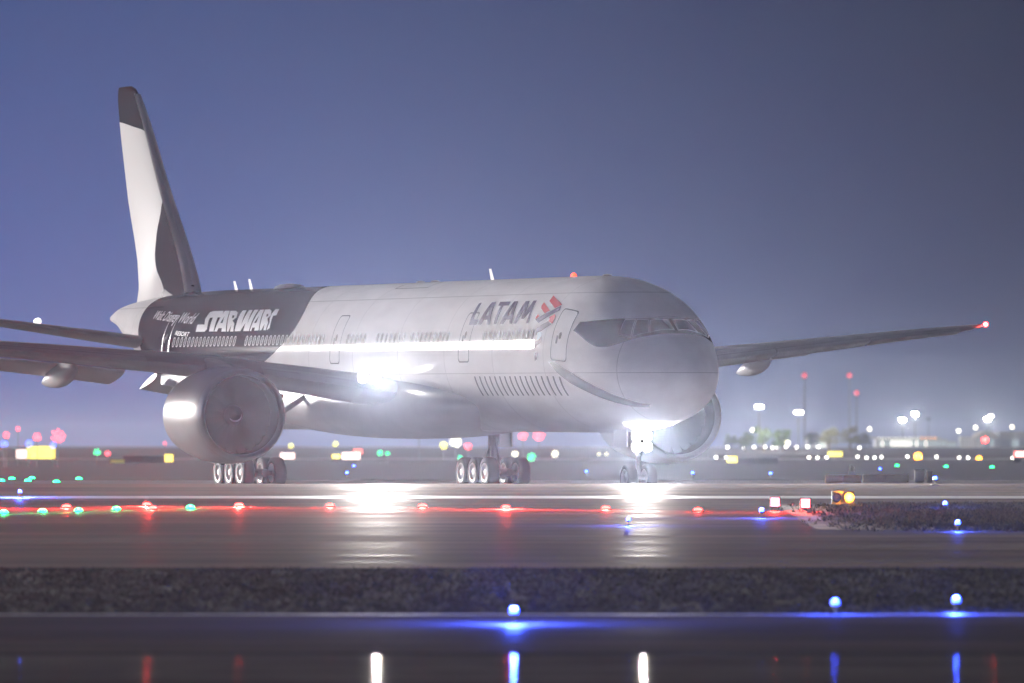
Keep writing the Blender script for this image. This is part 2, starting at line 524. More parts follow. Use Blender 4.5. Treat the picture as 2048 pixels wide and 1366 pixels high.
def decal(name, polys, m, parent, off=0.012, step_t=2.0, step_x=None):
    """flat paint or a thin panel laid on the starboard skin; polys: list of (outline, [holes]) in (X, degrees)"""
    bm = bmesh.new()
    for outer, holes in polys:
        loops = [[Vector((x, math.radians(t) * 3.1, 0)) for x, t in lp] for lp in [outer] + list(holes)]
        flat = [p for lp in loops for p in lp]
        vv = [bm.verts.new(p) for p in flat]
        for tri in tessellate_polygon(loops):
            try:
                bm.faces.new([vv[i] for i in tri])
            except ValueError:
                pass
    def cut(co, no):
        bmesh.ops.bisect_plane(bm, geom=bm.verts[:] + bm.edges[:] + bm.faces[:], plane_co=co, plane_no=no, dist=1e-5)
    ys = [v.co.y for v in bm.verts]; xs = [v.co.x for v in bm.verts]
    st = math.radians(step_t) * 3.1
    y = math.ceil(min(ys) / st) * st
    while y < max(ys):
        cut((0, y, 0), (0, 1, 0)); y += st
    if step_x is None:
        step_x = 0.25 if max(xs) > -12 else 1.5
    x = math.ceil(min(xs) / step_x) * step_x
    while x < max(xs):
        cut((x, 0, 0), (1, 0, 0)); x += step_x
    for v in bm.verts:
        v.co = skin(v.co.x, v.co.y / 3.1, off)
    bmesh.ops.recalc_face_normals(bm, faces=bm.faces)
    for f in bm.faces:
        f.smooth = True
        c = f.calc_center_median()
        if f.normal.dot(Vector((0, c.y, c.z - 5.4))) < 0:
            f.normal_flip()
    me = bpy.data.meshes.new(name); bm.to_mesh(me); bm.free(); me.materials.append(m)
    return link(name, me, parent)

# lettering and emblem near the front door
LAT = [
 ([(-17.57,41.81),(-17.31,42.31),(-16.98,27.12),(-16.4,26.85),(-16.43,22.5),(-17.28,22.64)], []),
 ([(-16.22,22.66),(-16.13,42.5),(-15.68,42.82),(-14.87,22.44),(-15.2,22.49),(-15.36,26.55),(-15.75,26.62),(-15.87,22.61)], [[(-15.82,30.11),(-15.53,30.05),(-15.8,37.78)]]),
 ([(-15.08,38.8),(-15.22,42.69),(-13.99,42.61),(-13.86,38.8),(-14.47,38.65),(-14.11,22.81),(-14.42,22.87),(-14.75,38.6)], []),
 ([(-13.71,22.75),(-13.6,42.62),(-13.16,42.76),(-12.32,22.91),(-12.65,22.97),(-12.78,26.33),(-13.18,26.4),(-13.32,22.68)], [[(-13.26,29.97),(-12.96,29.91),(-13.23,37.74)]]),
 ([(-12.16,22.88),(-12.27,42.51),(-11.85,42.62),(-11.3,31.32),(-11.43,42.74),(-11.06,42.78),(-10.49,22.86),(-10.75,22.88),(-10.89,32.89),(-11.22,26.52),(-11.52,26.58),(-11.67,34.17),(-11.89,22.83)], []),
]
for outl in LAT:
    decal('letter', [outl], M_indigo, fus, off=0.020)
EMB = [
 (M_red, [([(-9.75,47.81),(-8.09,39.21),(-8.51,35.6),(-9.64,42.21)], []), ([(-10.11,40.97),(-8.84,33.4),(-9.23,30.95),(-9.93,35.33),(-10.09,37.66)], []), ([(-9.89,30.35),(-9.60,28.39),(-9.92,25.98),(-9.96,27.96)], []), ([(-8.57,28.0),(-8.2,30.7),(-8.03,29.32),(-7.99,23.59),(-8.05,22.94),(-8.47,24.87),(-8.44,26.18)], [])]),
 (M_indigo, [([(-8.07,38.2),(-7.96,34.33),(-9.42,23.09),(-9.88,25.77),(-9.56,27.86),(-8.49,35.13)], []), ([(-8.5,24.71),(-8.08,22.70),(-8.9,16.62),(-9.22,15.97),(-9.22,13.58),(-9.35,13.56),(-9.41,17.89),(-9.34,19.37)], []), ([(-8.69,13.35),(-8.65,8.72),(-8.87,7.03),(-9.08,5.82),(-9.16,4.42),(-9.29,4.4),(-9.32,9.3),(-8.9,9.98)], []), ([(-9.24,1.16),(-8.94,1.43),(-9.0,-3.92),(-9.2,-5.1)], [])]),
 (M_lblue, [([(-9.16,15.5),(-8.83,16.30),(-8.73,13.44),(-8.94,10.4),(-9.06,10.23)], [])]),
]
for m_, pl in EMB:
    for pg in pl:
        decal('emblem_piece', [pg], m_, fus, off=0.019)
# big white title on the dark rear fuselage
TITLE = [
 ([(-52.39,22.13),(-52.6,28.7),(-51.59,28.77),(-51.95,33.96),(-51.98,41.23),(-51.53,42.32),(-50.18,42.35),(-49.71,35.42),(-50.3,35.53),(-49.85,22.37),(-50.49,22.44),(-50.99,35.62),(-51.37,35.08),(-51.28,31.76),(-50.91,24.45),(-51.12,22.25)], []),
 ([(-49.73,22.35),(-50.0,42.43),(-49.31,42.26),(-48.12,22.1),(-48.75,22.2),(-48.87,25.2),(-49.34,25.28),(-49.35,22.29)], [[(-49.46,29.94),(-49.11,29.87),(-49.45,36.49)]]),
 ([(-47.96,22.08),(-49.2,42.23),(-48.43,42.04),(-47.97,39.99),(-47.64,34.98),(-47.93,32.09),(-47.43,29.04),(-47.09,21.94),(-47.53,22.01),(-47.75,28.08),(-47.76,22.02)], [[(-48.42,37.06),(-48.15,37.23),(-47.99,34.5),(-48.2,34.32)]]),
 ([(-46.91,22.11),(-47.49,38.93),(-47.51,42.05),(-46.98,42.17),(-46.38,27.82),(-46.66,42.09),(-46.17,42.21),(-45.59,27.89),(-45.93,42.39),(-45.38,42.25),(-44.96,22.01),(-45.73,22.13),(-45.92,29.29),(-46.14,22.09)], []),
 ([(-44.84,22.09),(-45.15,42.19),(-44.6,42.3),(-43.66,22.39),(-44.24,22.29),(-44.32,24.95),(-44.68,25.01),(-44.63,22.05)], [[(-44.76,29.07),(-44.44,29.22),(-44.65,36.24)]]),
 ([(-43.53,22.37),(-44.47,42.26),(-43.84,42.35),(-43.44,40.56),(-43.1,35.9),(-43.26,32.99),(-42.86,29.24),(-42.71,22.43),(-43.01,22.48),(-43.23,28.08),(-43.3,22.41)], [[(-43.76,37.5),(-43.55,37.68),(-43.4,35.19),(-43.62,34.91)]]),
 ([(-43.12,37.93),(-43.09,42.4),(-42.57,42.26),(-42.33,35.95),(-42.71,35.59),(-42.62,32.34),(-42.29,24.12),(-42.55,22.42),(-42.6,23.2),(-42.66,29.21),(-42.94,32.93)], []),
]
for outl in TITLE:
    decal('title_letter', [outl], M_letter, fus, off=0.020)

def text_decal(name, body, x0, x1, t0, t1, shear, m, parent):
    cu = bpy.data.curves.new(name, 'FONT'); cu.body = body; cu.shear = shear; cu.resolution_u = 3; cu.offset = 0.012
    o = bpy.data.objects.new(name, cu); C.objects.link(o)
    dg = bpy.context.evaluated_depsgraph_get(); dg.update()
    me = bpy.data.meshes.new_from_object(o.evaluated_get(dg))
    bpy.data.objects.remove(o); bpy.data.curves.remove(cu)
    co = np.array([v.co[:] for v in me.vertices]); lo, hi = co.min(0), co.max(0)
    bm = bmesh.new(); bm.from_mesh(me)
    for v in bm.verts:
        a = (v.co.x - lo[0]) / (hi[0] - lo[0]); c = (v.co.y - lo[1]) / (hi[1] - lo[1])
        v.co = (x0 + (x1 - x0) * a, math.radians(t0 + (t1 - t0) * c) * 3.1, 0)
    st = math.radians(2.5) * 3.1
    y = math.ceil(math.radians(t0) * 3.1 / st) * st
    while y < math.radians(t1) * 3.1:
        bmesh.ops.bisect_plane(bm, geom=bm.verts[:] + bm.edges[:] + bm.faces[:], plane_co=(0, y, 0), plane_no=(0, 1, 0), dist=1e-5)
        y += st
    for v in bm.verts:
        v.co = skin(v.co.x, v.co.y / 3.1, 0.021)
    bm.to_mesh(me); bm.free(); me.materials.clear(); me.materials.append(m)
    me.name = name
    return link(name, me, parent)

text_decal('lettering', 'Walt Disney World', -60.6, -53.4, 25.5, 40.0, 0.18, M_letter, fus)
text_decal('lettering', 'RESORT', -55.4, -53.2, 17.6, 21.6, 0.1, M_letter, fus)
# plain stripes low on the nose and along the belly
decal('nose_stripe', [([(-7.84,-5.32),(-7.2,-5.71),(-5.74,-14.08),(-4.13,-23.72),(-2.81,-33.2),(-1.69,-45.01),(-1.83,-49.72),(-3.34,-39.44),(-4.74,-30.56),(-6.35,-20.64),(-7.2,-13.27)], [])], M_black, fus)
lines = []
for k in range(17):
    x0 = -16.3 + k * 0.575
    pts = [(x0 - 0.02 * j * 0.3 + 0.045 * (j / 6) ** 2 * 3, -16.3 - 15.5 * j / 6) for j in range(7)]
    lines.append(([(x - 0.07, t) for x, t in pts] + [(x + 0.07, t) for x, t in reversed(pts)], []))
for l_ in lines:
    decal('belly_stripe', [l_], M_line, fus, step_t=4)

hl_ = [(-30.5, 65.0), (-26.5, 65.0), (-26.7, 80.0), (-30.7, 80.0)]
decal('roof_hatch_outline', [(hl_, [[(-30.43, 65.7), (-26.57, 65.7), (-26.77, 79.3), (-30.63, 79.3)]])], M_line, fus, off=0.014)

# doors: a proud panel with its dark outline and a small window
def door(x0, x1, t0, t1, lean=0.0):
    def rr(x0, x1, t0, t1, r=0.16):
        rt = math.degrees(r / 3.1); o = []
        for cx, cy, a0 in ((x1 - r, t1 - rt, 0), (x0 + r, t1 - rt, 90), (x0 + r, t0 + rt, 180), (x1 - r, t0 + rt, 270)):
            for k in range(5):
                a = math.radians(a0 + k * 22.5); o.append((cx + r * math.cos(a), cy + rt * math.sin(a)))
        return o
    d = decal('door', [(rr(x0, x1, t0, t1), [])], M_fus, plane, off=0.012)
    g = 0.045; gt = math.degrees(g / 3.1)
    decal('door_outline', [(rr(x0 - g, x1 + g, t0 - gt, t1 + gt), [rr(x0 + .004, x1 - .004, t0 + .08, t1 - .08)])], M_line if x1 > -38 else M_metal, d, off=0.016)
    xm = (x0 + x1) / 2
    decal('door_window', [(rr(xm - .12, xm + .08, 12.0, 17.5, 0.09), [])], M_win, d, off=0.018)
    decal('door_handle', [(rr(xm - .33, xm - .17, 8.5, 14.5, 0.03), [])], M_line, d, off=0.018)
for a in ((-7.60, -6.30, -3.6, 35.8), (-17.85, -16.68, -4.9, 32.4), (-33.6, -32.45, -4.9, 33.2), (-57.2, -56.1, -2, 36)):
    door(*a)

# cabin windows, all of the starboard side
wm = MB()
def win_pts(rx, rt, n=12):
    return [(rx * math.copysign(abs(math.cos(2 * math.pi * k / n)) ** .75, math.cos(2 * math.pi * k / n)), rt * math.copysign(abs(math.sin(2 * math.pi * k / n)) ** .75, math.sin(2 * math.pi * k / n))) for k in range(n)]
def win_mesh(name, rx, rz, off, m, ring=None):
    mb = MB(); n = 12; t0 = math.radians(13.9)
    def P(a, c, o):
        th = t0 + c / 3.1
        return (a, -(3.1 + o) * math.cos(th), 5.42 + (3.1 + o) * math.sin(th))
    o_ = [P(a, c, off) for a, c in win_pts(rx, rz)]
    if ring:
        i_ = [P(a, c, off) for a, c in win_pts(rx - ring, rz - ring)]
        mb.add(o_ + i_, [(k, (k + 1) % n, n + (k + 1) % n, n + k) for k in range(n)])
    else:
        mb.add(o_ + [P(0, 0, off)], [(k, (k + 1) % n, n) for k in range(n)])
    return mb.mesh(name, m)
wme = win_mesh('cabin_window', 0.125, 0.195, 0.012, M_win)
wfr = win_mesh('window_frame', 0.16, 0.23, 0.016, mat('window_frame_paint', (0.42, 0.42, 0.43), 0.6, spec=0.05), ring=0.04)
x = -9.75
while x > -58:
    gap = any(a < x < c for a, c in ((-19.2, -15.6), (-34.3, -31.9), (-58, -55.4), (-46.2, -45.4), (-24.6, -24.0), (-29.1, -28.3)))
    if not gap:
        s_ = shift(x)
        wo = link('cabin_window', wme, plane, (x, 0, s_))
        link('window_frame', wfr, wo)
    x -= 0.533

# cockpit windows
CK = [[(-3.16,34.42),(-3.44,49.52),(-3.12,56.95),(-2.63,39.22)], [(-2.57,41.05),(-3.06,58.49),(-2.76,67.5),(-2.22,57.36)], [(-2.17,59.3),(-2.70,69.5),(-2.55,87.0),(-1.92,87.0)]]
for mir in (0, 1):
    for pg in CK:
        pg2 = [(x_, 180 - t_) for x_, t_ in pg] if mir else pg
        wo = decal('cockpit_window', [(pg2, [])], M_glass, plane, off=0.02, step_x=0.1, step_t=3)
        cx_ = sum(p[0] for p in pg2) / 4; ct = sum(p[1] for p in pg2) / 4
        decal('window_frame', [([(cx_ + (x_ - cx_) * 1.1, ct + (t_ - ct) * 1.1) for x_, t_ in pg2], [[(cx_ + (x_ - cx_) * .985, ct + (t_ - ct) * .985) for x_, t_ in pg2]])], mat('window_frame_paint', (0.42, 0.42, 0.43), 0.6, spec=0.05), wo, off=0.026, step_x=0.1, step_t=3)

# belly fairing
mb = MB(); rings = []
for q in np.linspace(17.2, 46.5, 44):
    a = (q - 17.2) / 29.3
    g = max(0.02, math.sin(math.pi * min(max(a, 0.0), 1.0))) ** 0.38
    s_ = shift(-q)
    r_ = []
    for k in range(40):
        t = 2 * math.pi * k / 40
        yy = 3.36 * math.copysign(abs(math.cos(t)) ** .72, math.cos(t)) * (0.55 + 0.45 * g)
        zz = (1.55 if math.sin(t) > 0 else 1.62) * math.copysign(abs(math.sin(t)) ** .8, math.sin(t)) * g
        r_.append((-q, yy, 3.60 + s_ + zz))
    rings.append(r_)
mb.loft(rings)
mb.build('belly_fairing', M_grey, plane, smooth=True, sharp=60)

# aerofoil surfaces
def foil(n=13, t=0.12):
    xs = [(1 - math.cos(math.pi * i / (n - 1))) / 2 for i in range(n)]
    yt = [5 * t * (0.2969 * math.sqrt(q) - 0.126 * q - 0.3516 * q * q + 0.2843 * q ** 3 - 0.1036 * q ** 4) for q in xs]
    return [(q, y) for q, y in zip(xs, yt)][::-1] + [(q, -y * 0.9) for q, y in zip(xs[1:-1], yt[1:-1])]

def wing_ring(y, xle, chord, z, tc, tw=0.0, x0=0.0, x1=1.0, grow=0.0):
    out = []
    for q, h in foil(15, tc):
        q = min(max(q, x0), x1)
        a, c = -q * chord, h * chord * (1 + grow)
        out.append((xle + a * math.cos(tw) - c * math.sin(tw) + grow * 0.4, y, z + c * math.cos(tw) + a * math.sin(tw)))
    return out

WS = [(2.2, -24.4, 14.2, 3.86, .098), (3.4, -25.2, 13.4, 4.02, .10), (6.5, -27.2, 11.4, 4.56, .10), (10.2, -29.6, 9.3, 5.10, .105), (14, -32.1, 7.9, 5.52, .10), (20, -36.0, 5.9, 6.10, .10), (26, -39.9, 4.1, 6.66, .10), (30.2, -42.7, 2.9, 7.02, .10), (31.6, -44.6, 1.8, 7.16, .09), (32.4, -46.6, 0.5, 7.24, .08)]
WF = [pchip(np.array([w[0] for w in WS]), np.array([w[k] for w in WS])) for k in (1, 2, 3, 4)]
def wst(t):
    return [f(t) for f in WF]

for sd in (-1, 1):
    mb = MB()
    mb.loft([wing_ring(sd * t, *wst(t)[:3], wst(t)[3], tw=R(-2.0 + 2.0 * (t / 32))) for t in list(np.linspace(2.2, 30, 26)) + [30.6, 31.2, 31.7, 32.1, 32.4]])
    w = mb.build('wing', M_wing, plane, smooth=True, sharp=50)
    # slats along the leading edge, in three lengths
    for a, c in ((12.1, 17.4), (17.55, 23.4), (23.55, 29.4), (4.4, 7.9)):
        mb = MB()
        rg = []
        for t in np.linspace(a, c, 6):
            xl, ch, z, tc = wst(t)
            rg.append(wing_ring(sd * t, xl + 0.10, ch * 0.98, z - 0.05, tc * 1.06, tw=R(-1.2), x1=0.12))
        mb.loft(rg)
        mb.build('slat', M_metal if False else M_grey, w, smooth=True, sharp=50)
    # flaps, slightly drooped
    for a, c in ((4.2, 9.6), (10.9, 22.5)):
        mb = MB(); rg = []
        for t in np.linspace(a, c, 6):
            xl, ch, z, tc = wst(t)
            rg.append(wing_ring(sd * t, xl - ch * 0.83, ch * 0.26, z - 0.22, 0.11, tw=R(14)))
        mb.loft(rg)
        mb.build('flap', M_white if sd else M_wing, w, smooth=True, sharp=50)
    for t, ln in ((6.6, 5.6), (13.5, 5.0), (18.9, 4.0)):
        mb = MB(); rg = []
        xl, ch, z, tc = wst(t)
        for a in np.linspace(0, 1, 16):
            r_ = max(0.012, 0.45 * (math.sin(math.pi * min(1, a ** 0.75)) ** 0.7)) * ln / 5
            xx = xl - ch * 0.52 - a * ln
            zc_ = z - 0.45 - 0.55 * a
            rg.append([(xx, sd * t + r_ * .75 * math.cos(2 * math.pi * k / 14), zc_ + r_ * 1.15 * math.sin(2 * math.pi * k / 14)) for k in range(14)])
        mb.loft(rg)
        mb.build('flap_fairing', M_white, w, smooth=True, sharp=70)
    # wing tip lamp
    mb = MB(); mb.lathe([(-0.16, 0.01), (-0.10, 0.08), (0, 0.11), (0.10, 0.08), (0.16, 0.01)], 12, 'x')
    mb.build('position_lamp', glow('red_position_lamp', (1, 0.03, 0.03), 60) if sd > 0 else glow('green_position_lamp', (0.03, 1, 0.25), 60), w, smooth=True, loc=(-45.1, sd * 32.0, 7.24))

    if sd > 0:
        lamp_red = (-44.9, 32.3, 7.3)

    # tailplane
    mb = MB()
    mb.loft([wing_ring(sd * t, -60.2 - (t - 0.8) * 0.80, 6.9 - (t - 0.8) * 0.46, 6.30 + (t - 0.8) * 0.165, .09) for t in np.linspace(0.8, 10.76, 14)])
    hs = mb.build('tailplane', M_wing, plane, smooth=True, sharp=50)
    mb = MB()
    mb.loft([wing_ring(sd * t, -60.2 - (t - 0.8) * 0.80 - (6.9 - (t - 0.8) * 0.46) * 0.72, (6.9 - (t - 0.8) * 0.46) * 0.30, 6.30 + (t - 0.8) * 0.165, .05) for t in np.linspace(1.9, 10.2, 8)])
    mb.build('elevator', M_wing, hs, smooth=True, sharp=50)
    # logo lamp on the tailplane that washes the fin
    lx, lz = -60.2 - 5.2 * 0.80 - 1.6, 6.30 + 5.2 * 0.165 + 0.32
    mb = MB(); mb.lathe([(-0.35, 0.02), (-0.2, 0.13), (0.1, 0.16), (0.32, 0.08), (0.38, 0.01)], 12, 'x')
    mb.build('logo_lamp', glow('logo_lamp_lens', (1, 0.97, 0.92), 2.0), hs, smooth=True, loc=(lx, sd * 6.0, lz))

# fin with a plain rounded white panel on black
def fin_paint():
    m = bpy.data.materials.new('fin_paint'); m.use_nodes = True
    nt = m.node_tree; N, L = nt.nodes, nt.links
    b = N['Principled BSDF']
    tc = N.new('ShaderNodeTexCoord'); sp = N.new('ShaderNodeSeparateXYZ'); L.new(tc.outputs['Object'], sp.inputs[0])
    X, Y, Z = sp.outputs
    def mth(op, a, c=None, d=None):
        q = N.new('ShaderNodeMath'); q.operation = op
        for i, s in enumerate((a, c, d)):
            if s is None: continue
            if isinstance(s, (int, float)): q.inputs[i].default_value = s
            else: L.new(s, q.inputs[i])
        return q.outputs[0]
    # front limit of the panel as a curve over height, and a rounded top
    fc = N.new('ShaderNodeFloatCurve')
    cv = fc.mapping.curves[0]
    pts = [(8.4, -64.2), (9.2, -65.0), (10.2, -66.2), (11.4, -66.0), (12.6, -65.5), (14.2, -65.8), (15.6, -66.9), (16.2, -67.9), (16.6, -70.0), (17.0, -74.0)]
    for i, (z_, x_) in enumerate(pts):
        px, py = (z_ - 8) / 10.0, (x_ + 75) / 12.0
        if i < 2:
            cv.points[i].location = (px, py)
        else:
            cv.points.new(px, py)
    fc.mapping.update()
    L.new(mth('DIVIDE', mth('SUBTRACT', Z, 8.0), 10.0), fc.inputs['Value'])
    xf = mth('MULTIPLY_ADD', fc.outputs['Value'], 12.0, -75.0)
    white = mth('MULTIPLY', mth('LESS_THAN', X, xf), mth('LESS_THAN', Z, 16.95))
    mix = N.new('ShaderNodeMix'); mix.data_type = 'RGBA'
    mix.inputs[6].default_value = (0.016, 0.012, 0.015, 1); mix.inputs[7].default_value = (0.74, 0.73, 0.73, 1)
    L.new(white, mix.inputs[0]); L.new(mix.outputs[2], b.inputs['Base Color'])
    b.inputs['Roughness'].default_value = 0.6; b.inputs['Specular IOR Level'].default_value = 0.0
    return m
M_fin = fin_paint()
FS = [(8.0, -61.0, 9.2), (8.9, -61.4, 8.2), (13.6, -65.6, 5.7), (18.0, -69.65, 3.1), (18.35, -70.1, 2.6), (18.5, -70.7, 1.9)]
def fin_ring(z, xle, ch, t, x0=0., x1=1., g=0.0):
    return [(xle + g - min(max(q, x0), x1) * ch, h * ch * (1 + g), z) for q, h in foil(15, t)]
ff = [pchip(np.array([f[0] for f in FS]), np.array([f[k] for f in FS])) for k in (1, 2)]
zs = list(np.linspace(8.0, 18, 20)) + [18.2, 18.35, 18.45, 18.5]
mb = MB(); mb.loft([fin_ring(z, ff[0](z), ff[1](z), 0.10) for z in zs])
fin = mb.build('fin', M_fin, plane, smooth=True, sharp=50)
mb = MB(); mb.loft([fin_ring(z, ff[0](z), ff[1](z), 0.102, 0.0, 0.028, 0.015) for z in np.linspace(8.75, 18.1, 14)])
mb.build('leading_edge', mat('leading_edge_metal', (.62, .62, .64), .55, spec=.3), fin, smooth=True, sharp=50)
mb = MB(); mb.loft([fin_ring(z, ff[0](z) - ff[1](z) * .70, ff[1](z) * 0.305, 0.07) for z in np.linspace(9.4, 17.9, 10)])
mb.build('rudder', M_fin, fin, smooth=True, sharp=50)
# dorsal fillet in front of the fin
mb = MB(); rg = []
for a in np.linspace(0, 1, 14):
    x_ = -58.6 - 6.0 * a; hw = 0.06 + 0.55 * a ** .7; top = 8.70 + 0.75 * a ** 2.2
    rg.append([(x_, hw, 8.0), (x_, hw * .75, 8.0 + (top - 8.0) * .55), (x_, hw * .3, 8.0 + (top - 8) * .9), (x_, 0, top), (x_, -hw * .3, 8.0 + (top - 8) * .9), (x_, -hw * .75, 8.0 + (top - 8.0) * .55), (x_, -hw, 8.0)])
mb.loft(rg); mb.build('dorsal_fillet', M_black, fin, smooth=True, sharp=70)

# engines
blade = MB()
rg = []
for a in np.linspace(0, 1, 6):
    r_ = 0.42 + 1.2 * a; tw = R(35 + 30 * a); ch = 0.46 + 0.14 * math.sin(math.pi * a)
    sw = 0.10 * math.sin(a * 3.0)
    rg.append([(c_ * ch * math.cos(tw) + 0.0, c_ * ch * math.sin(tw) + sw + s2 * 0.02, r_) for c_, s2 in ((-.5, 0), (0, 1), (.5, 0), (0, -1))])
blade.loft(rg)
blade_me = blade.mesh('fan_blade', M_fan, True)
for sd in (-1, 1):
    ex, ey, ez = -25.6, sd * 9.61, 3.06
    mb = MB()
    outer = [(-0.06, 1.80), (-0.35, 1.885), (-0.9, 1.96), (-1.8, 2.01), (-2.8, 2.0), (-3.8, 1.93), (-4.8, 1.80), (-5.6, 1.66), (-5.62, 1.60), (-4.9, 1.62), (-3.6, 1.64)]
    mb.lathe(outer, 64)
    en = mb.build('engine', M_white if False else mat('nacelle_paint', (0.50, 0.48, 0.48), 0.3, coat=0.4, noise=0.06, nscale=1), plane, smooth=True, loc=(ex, ey, ez), sharp=50)
    mb = MB()
    mb.lathe([(-0.36, 1.893), (-0.06, 1.81), (0.02, 1.775), (0.05, 1.73), (0.02, 1.68), (-0.12, 1.64), (-0.34, 1.62)], 64)
    mb.build('inlet_lip', M_metal, en, smooth=True, sharp=60)
    mb = MB(); mb.lathe([(-0.33, 1.625), (-0.7, 1.60), (-1.2, 1.62), (-1.75, 1.63)], 64); mb.build('inlet_duct', M_duct, en, smooth=True)
    mb = MB(); mb.lathe([(-1.70, 1.63), (-1.72, 0.4)], 48); mb.build('fan_backing', M_tyre, en)
    for k in range(22):
        link('fan_blade', blade_me, en, (-1.45, 0, 0), (2 * math.pi * k / 22, 0, 0))
    mb = MB(); mb.lathe([(-0.72, 0.005), (-0.78, 0.10), (-0.95, 0.24), (-1.2, 0.38), (-1.5, 0.45)], 32); mb.build('spinner', M_dmetal, en, smooth=True)
    # the white comma on the spinner
    mb = MB(); pa, pb = [], []
    for k in range(15):
        a = R(-150 + 12 * k); r_ = 0.30 - 0.010 * k; wd = 0.045 * math.sin(math.pi * (k + 1) / 16)
        for rr_, l_ in ((r_ - wd, pa), (r_ + wd, pb)):
            xx = -0.72 - 0.62 * (rr_ / 0.38) ** 1.55 * 0.77 + 0.03
            l_.append((xx, rr_ * math.cos(a), rr_ * math.sin(a)))
    mb.add(pa + pb, [(k, k + 1, 15 + k + 1, 15 + k) for k in range(14)]); mb.build('spinner_mark', M_letter, en)
    mb = MB(); mb.lathe([(-4.6, 1.10), (-5.6, 1.06), (-6.6, 0.82), (-7.2, 0.68), (-7.2, 0.62), (-6.4, 0.6)], 40); mb.build('core_nozzle', M_dmetal, en, smooth=True)
    mb = MB(); mb.lathe([(-6.4, 0.5), (-7.2, 0.46), (-8.0, 0.24), (-8.3, 0.03)], 32); mb.build('exhaust_plug', M_dmetal, en, smooth=True)
    # pylon
    mb = MB(); rg = []
    for a, zt, zb, hw in ((0, 1.92, 1.86, .06), (-1.2, 2.18, 1.9, .26), (-3.0, 2.38, 1.85, .34), (-4.4, 2.30, 1.6, .36), (-6.5, 1.95, 1.2, .32), (-9.5, 1.75, 1.3, .12)):
        rg.append([(a - 1.1, hw, zb), (a - 1.1, hw, zt - .1), (a - 1.1, hw * .5, zt), (a - 1.1, -hw * .5, zt), (a - 1.1, -hw, zt - .1), (a - 1.1, -hw, zb)])
    mb.loft(rg); mb.build('pylon', M_grey, en, smooth=True, sharp=50)
    # strake on the inboard side of the cowl
    mb = MB(); mb.loft([[(-1.4, sd * -1.50, 1.30), (-1.4, sd * -1.52, 1.27), (-1.42, sd * -1.56, 1.34)], [(-2.6, sd * -1.42, 1.38), (-2.6, sd * -1.46, 1.35), (-2.6, sd * -1.80, 1.62)], [(-3.0, sd * -1.42, 1.38), (-3.0, sd * -1.45, 1.35), (-3.0, sd * -1.78, 1.60)]])
    mb.build('strake', M_grey, en)

# landing gear
def tyre_mesh(R_, w, name):
    mb = MB(); h = w / 2; s = 0.62
    mb.lathe([(-h * .82, R_ * s), (-h, R_ * (s + .08)), (-h, R_ * .86), (-h * .86, R_ * .95), (-h * .5, R_), (h * .5, R_), (h * .86, R_ * .95), (h, R_ * .86), (h, R_ * (s + .08)), (h * .82, R_ * s)], 36, 'y', close=True)
    return mb.mesh(name, M_tyre, True, 40)
def rim_mesh(R_, w, name):
    mb = MB(); h = w / 2
    pr = [(0.92, .63), (1.0, .60), (0.98, .54), (0.70, .50), (0.55, .40), (0.62, .30), (0.74, .20), (0.86, .18), (0.88, .10), (0.88, 0.005)]
    for sg in (-1, 1):
        mb.lathe([(sg * h * a, R_ * b_) for a, b_ in pr], 32, 'y')
    for k in range(10):
        a = 2 * math.pi * k / 10
        for sg in (-1, 1):
            mb.tube((R_ * .4 * math.cos(a), sg * h * .5, R_ * .4 * math.sin(a)), (R_ * .4 * math.cos(a), sg * h * .66, R_ * .4 * math.sin(a)), R_ * .04, n=6)
    return mb.mesh(name, M_rim, True, 40)
ty_m, ri_m = tyre_mesh(.66, .50, 'tyre'), rim_mesh(.66, .50, 'wheel_rim')
ty_n, ri_n = tyre_mesh(.545, .40, 'tyre'), rim_mesh(.545, .40, 'wheel_rim')

for sd in (-1, 1):
    gx, gy = -37.11, sd * 5.49
    mb = MB()
    mb.tube((0, 0, 0.66), (0, sd * 0.02, 1.9), 0.15, 0.15, 16)
    mb.tube((0, sd * 0.02, 1.8), (0.1, sd * 0.05, 4.0), 0.24, 0.27, 16)
    mb.tube((-2.1, 0, 0.66), (2.1, 0, 0.66), 0.17, 0.17, 14)
    for k in (-1, 0, 1):
        mb.tube((k * 1.47, -0.72, 0.66), (k * 1.47, 0.72, 0.66), 0.10, 0.10, 12)
    g = mb.build('main_gear', M_gear, plane, smooth=True, loc=(gx, gy, 0))
    mb = MB(); mb.tube((0.1, sd * 0.0, 2.3), (0.6, sd * -2.3, 3.9), 0.10, 0.12, 12); mb.tube((0.1, 0, 2.3), (2.3, sd * -0.6, 3.9), 0.09, 0.11, 12)
    mb.build('side_brace', M_gear, g, smooth=True)
    mb = MB(); mb.tube((-.28, 0, 1.9), (-.75, 0, 1.35), .07, .06, 8); mb.tube((-.75, 0, 1.35), (-.3, 0, .8), .06, .07, 8); mb.tube((.2, .1, 1.0), (.25, .12, 3.0), .025, n=6); mb.tube((.2, -.14, .9), (.28, -.12, 3.1), .02, n=6); mb.tube((0.9, 0, .8), (0.2, 0, 2.2), .05, n=8)
    mb.build('torque_link', M_gear, g, smooth=True)
    mb = MB(); mb.box(-0.95, 0.95, sd * 0.48, sd * 0.54, 1.75, 3.9); mb.build('gear_door', M_white, g)
    for k in (-1, 0, 1):
        for q in (-1, 1):
            link('tyre', ty_m, g, (k * 1.47, q * 0.70, 0.66))
            link('wheel_rim', ri_m, g, (k * 1.47, q * 0.70, 0.66))
mb = MB()
mb.tube((0, 0, 0.545), (0, 0, 1.5), 0.10, 0.10, 14); mb.tube((0, 0, 1.4), (-0.12, 0, 2.9), 0.15, 0.17, 14); mb.tube((0, -.42, .545), (0, .42, .545), .08, .08, 12)
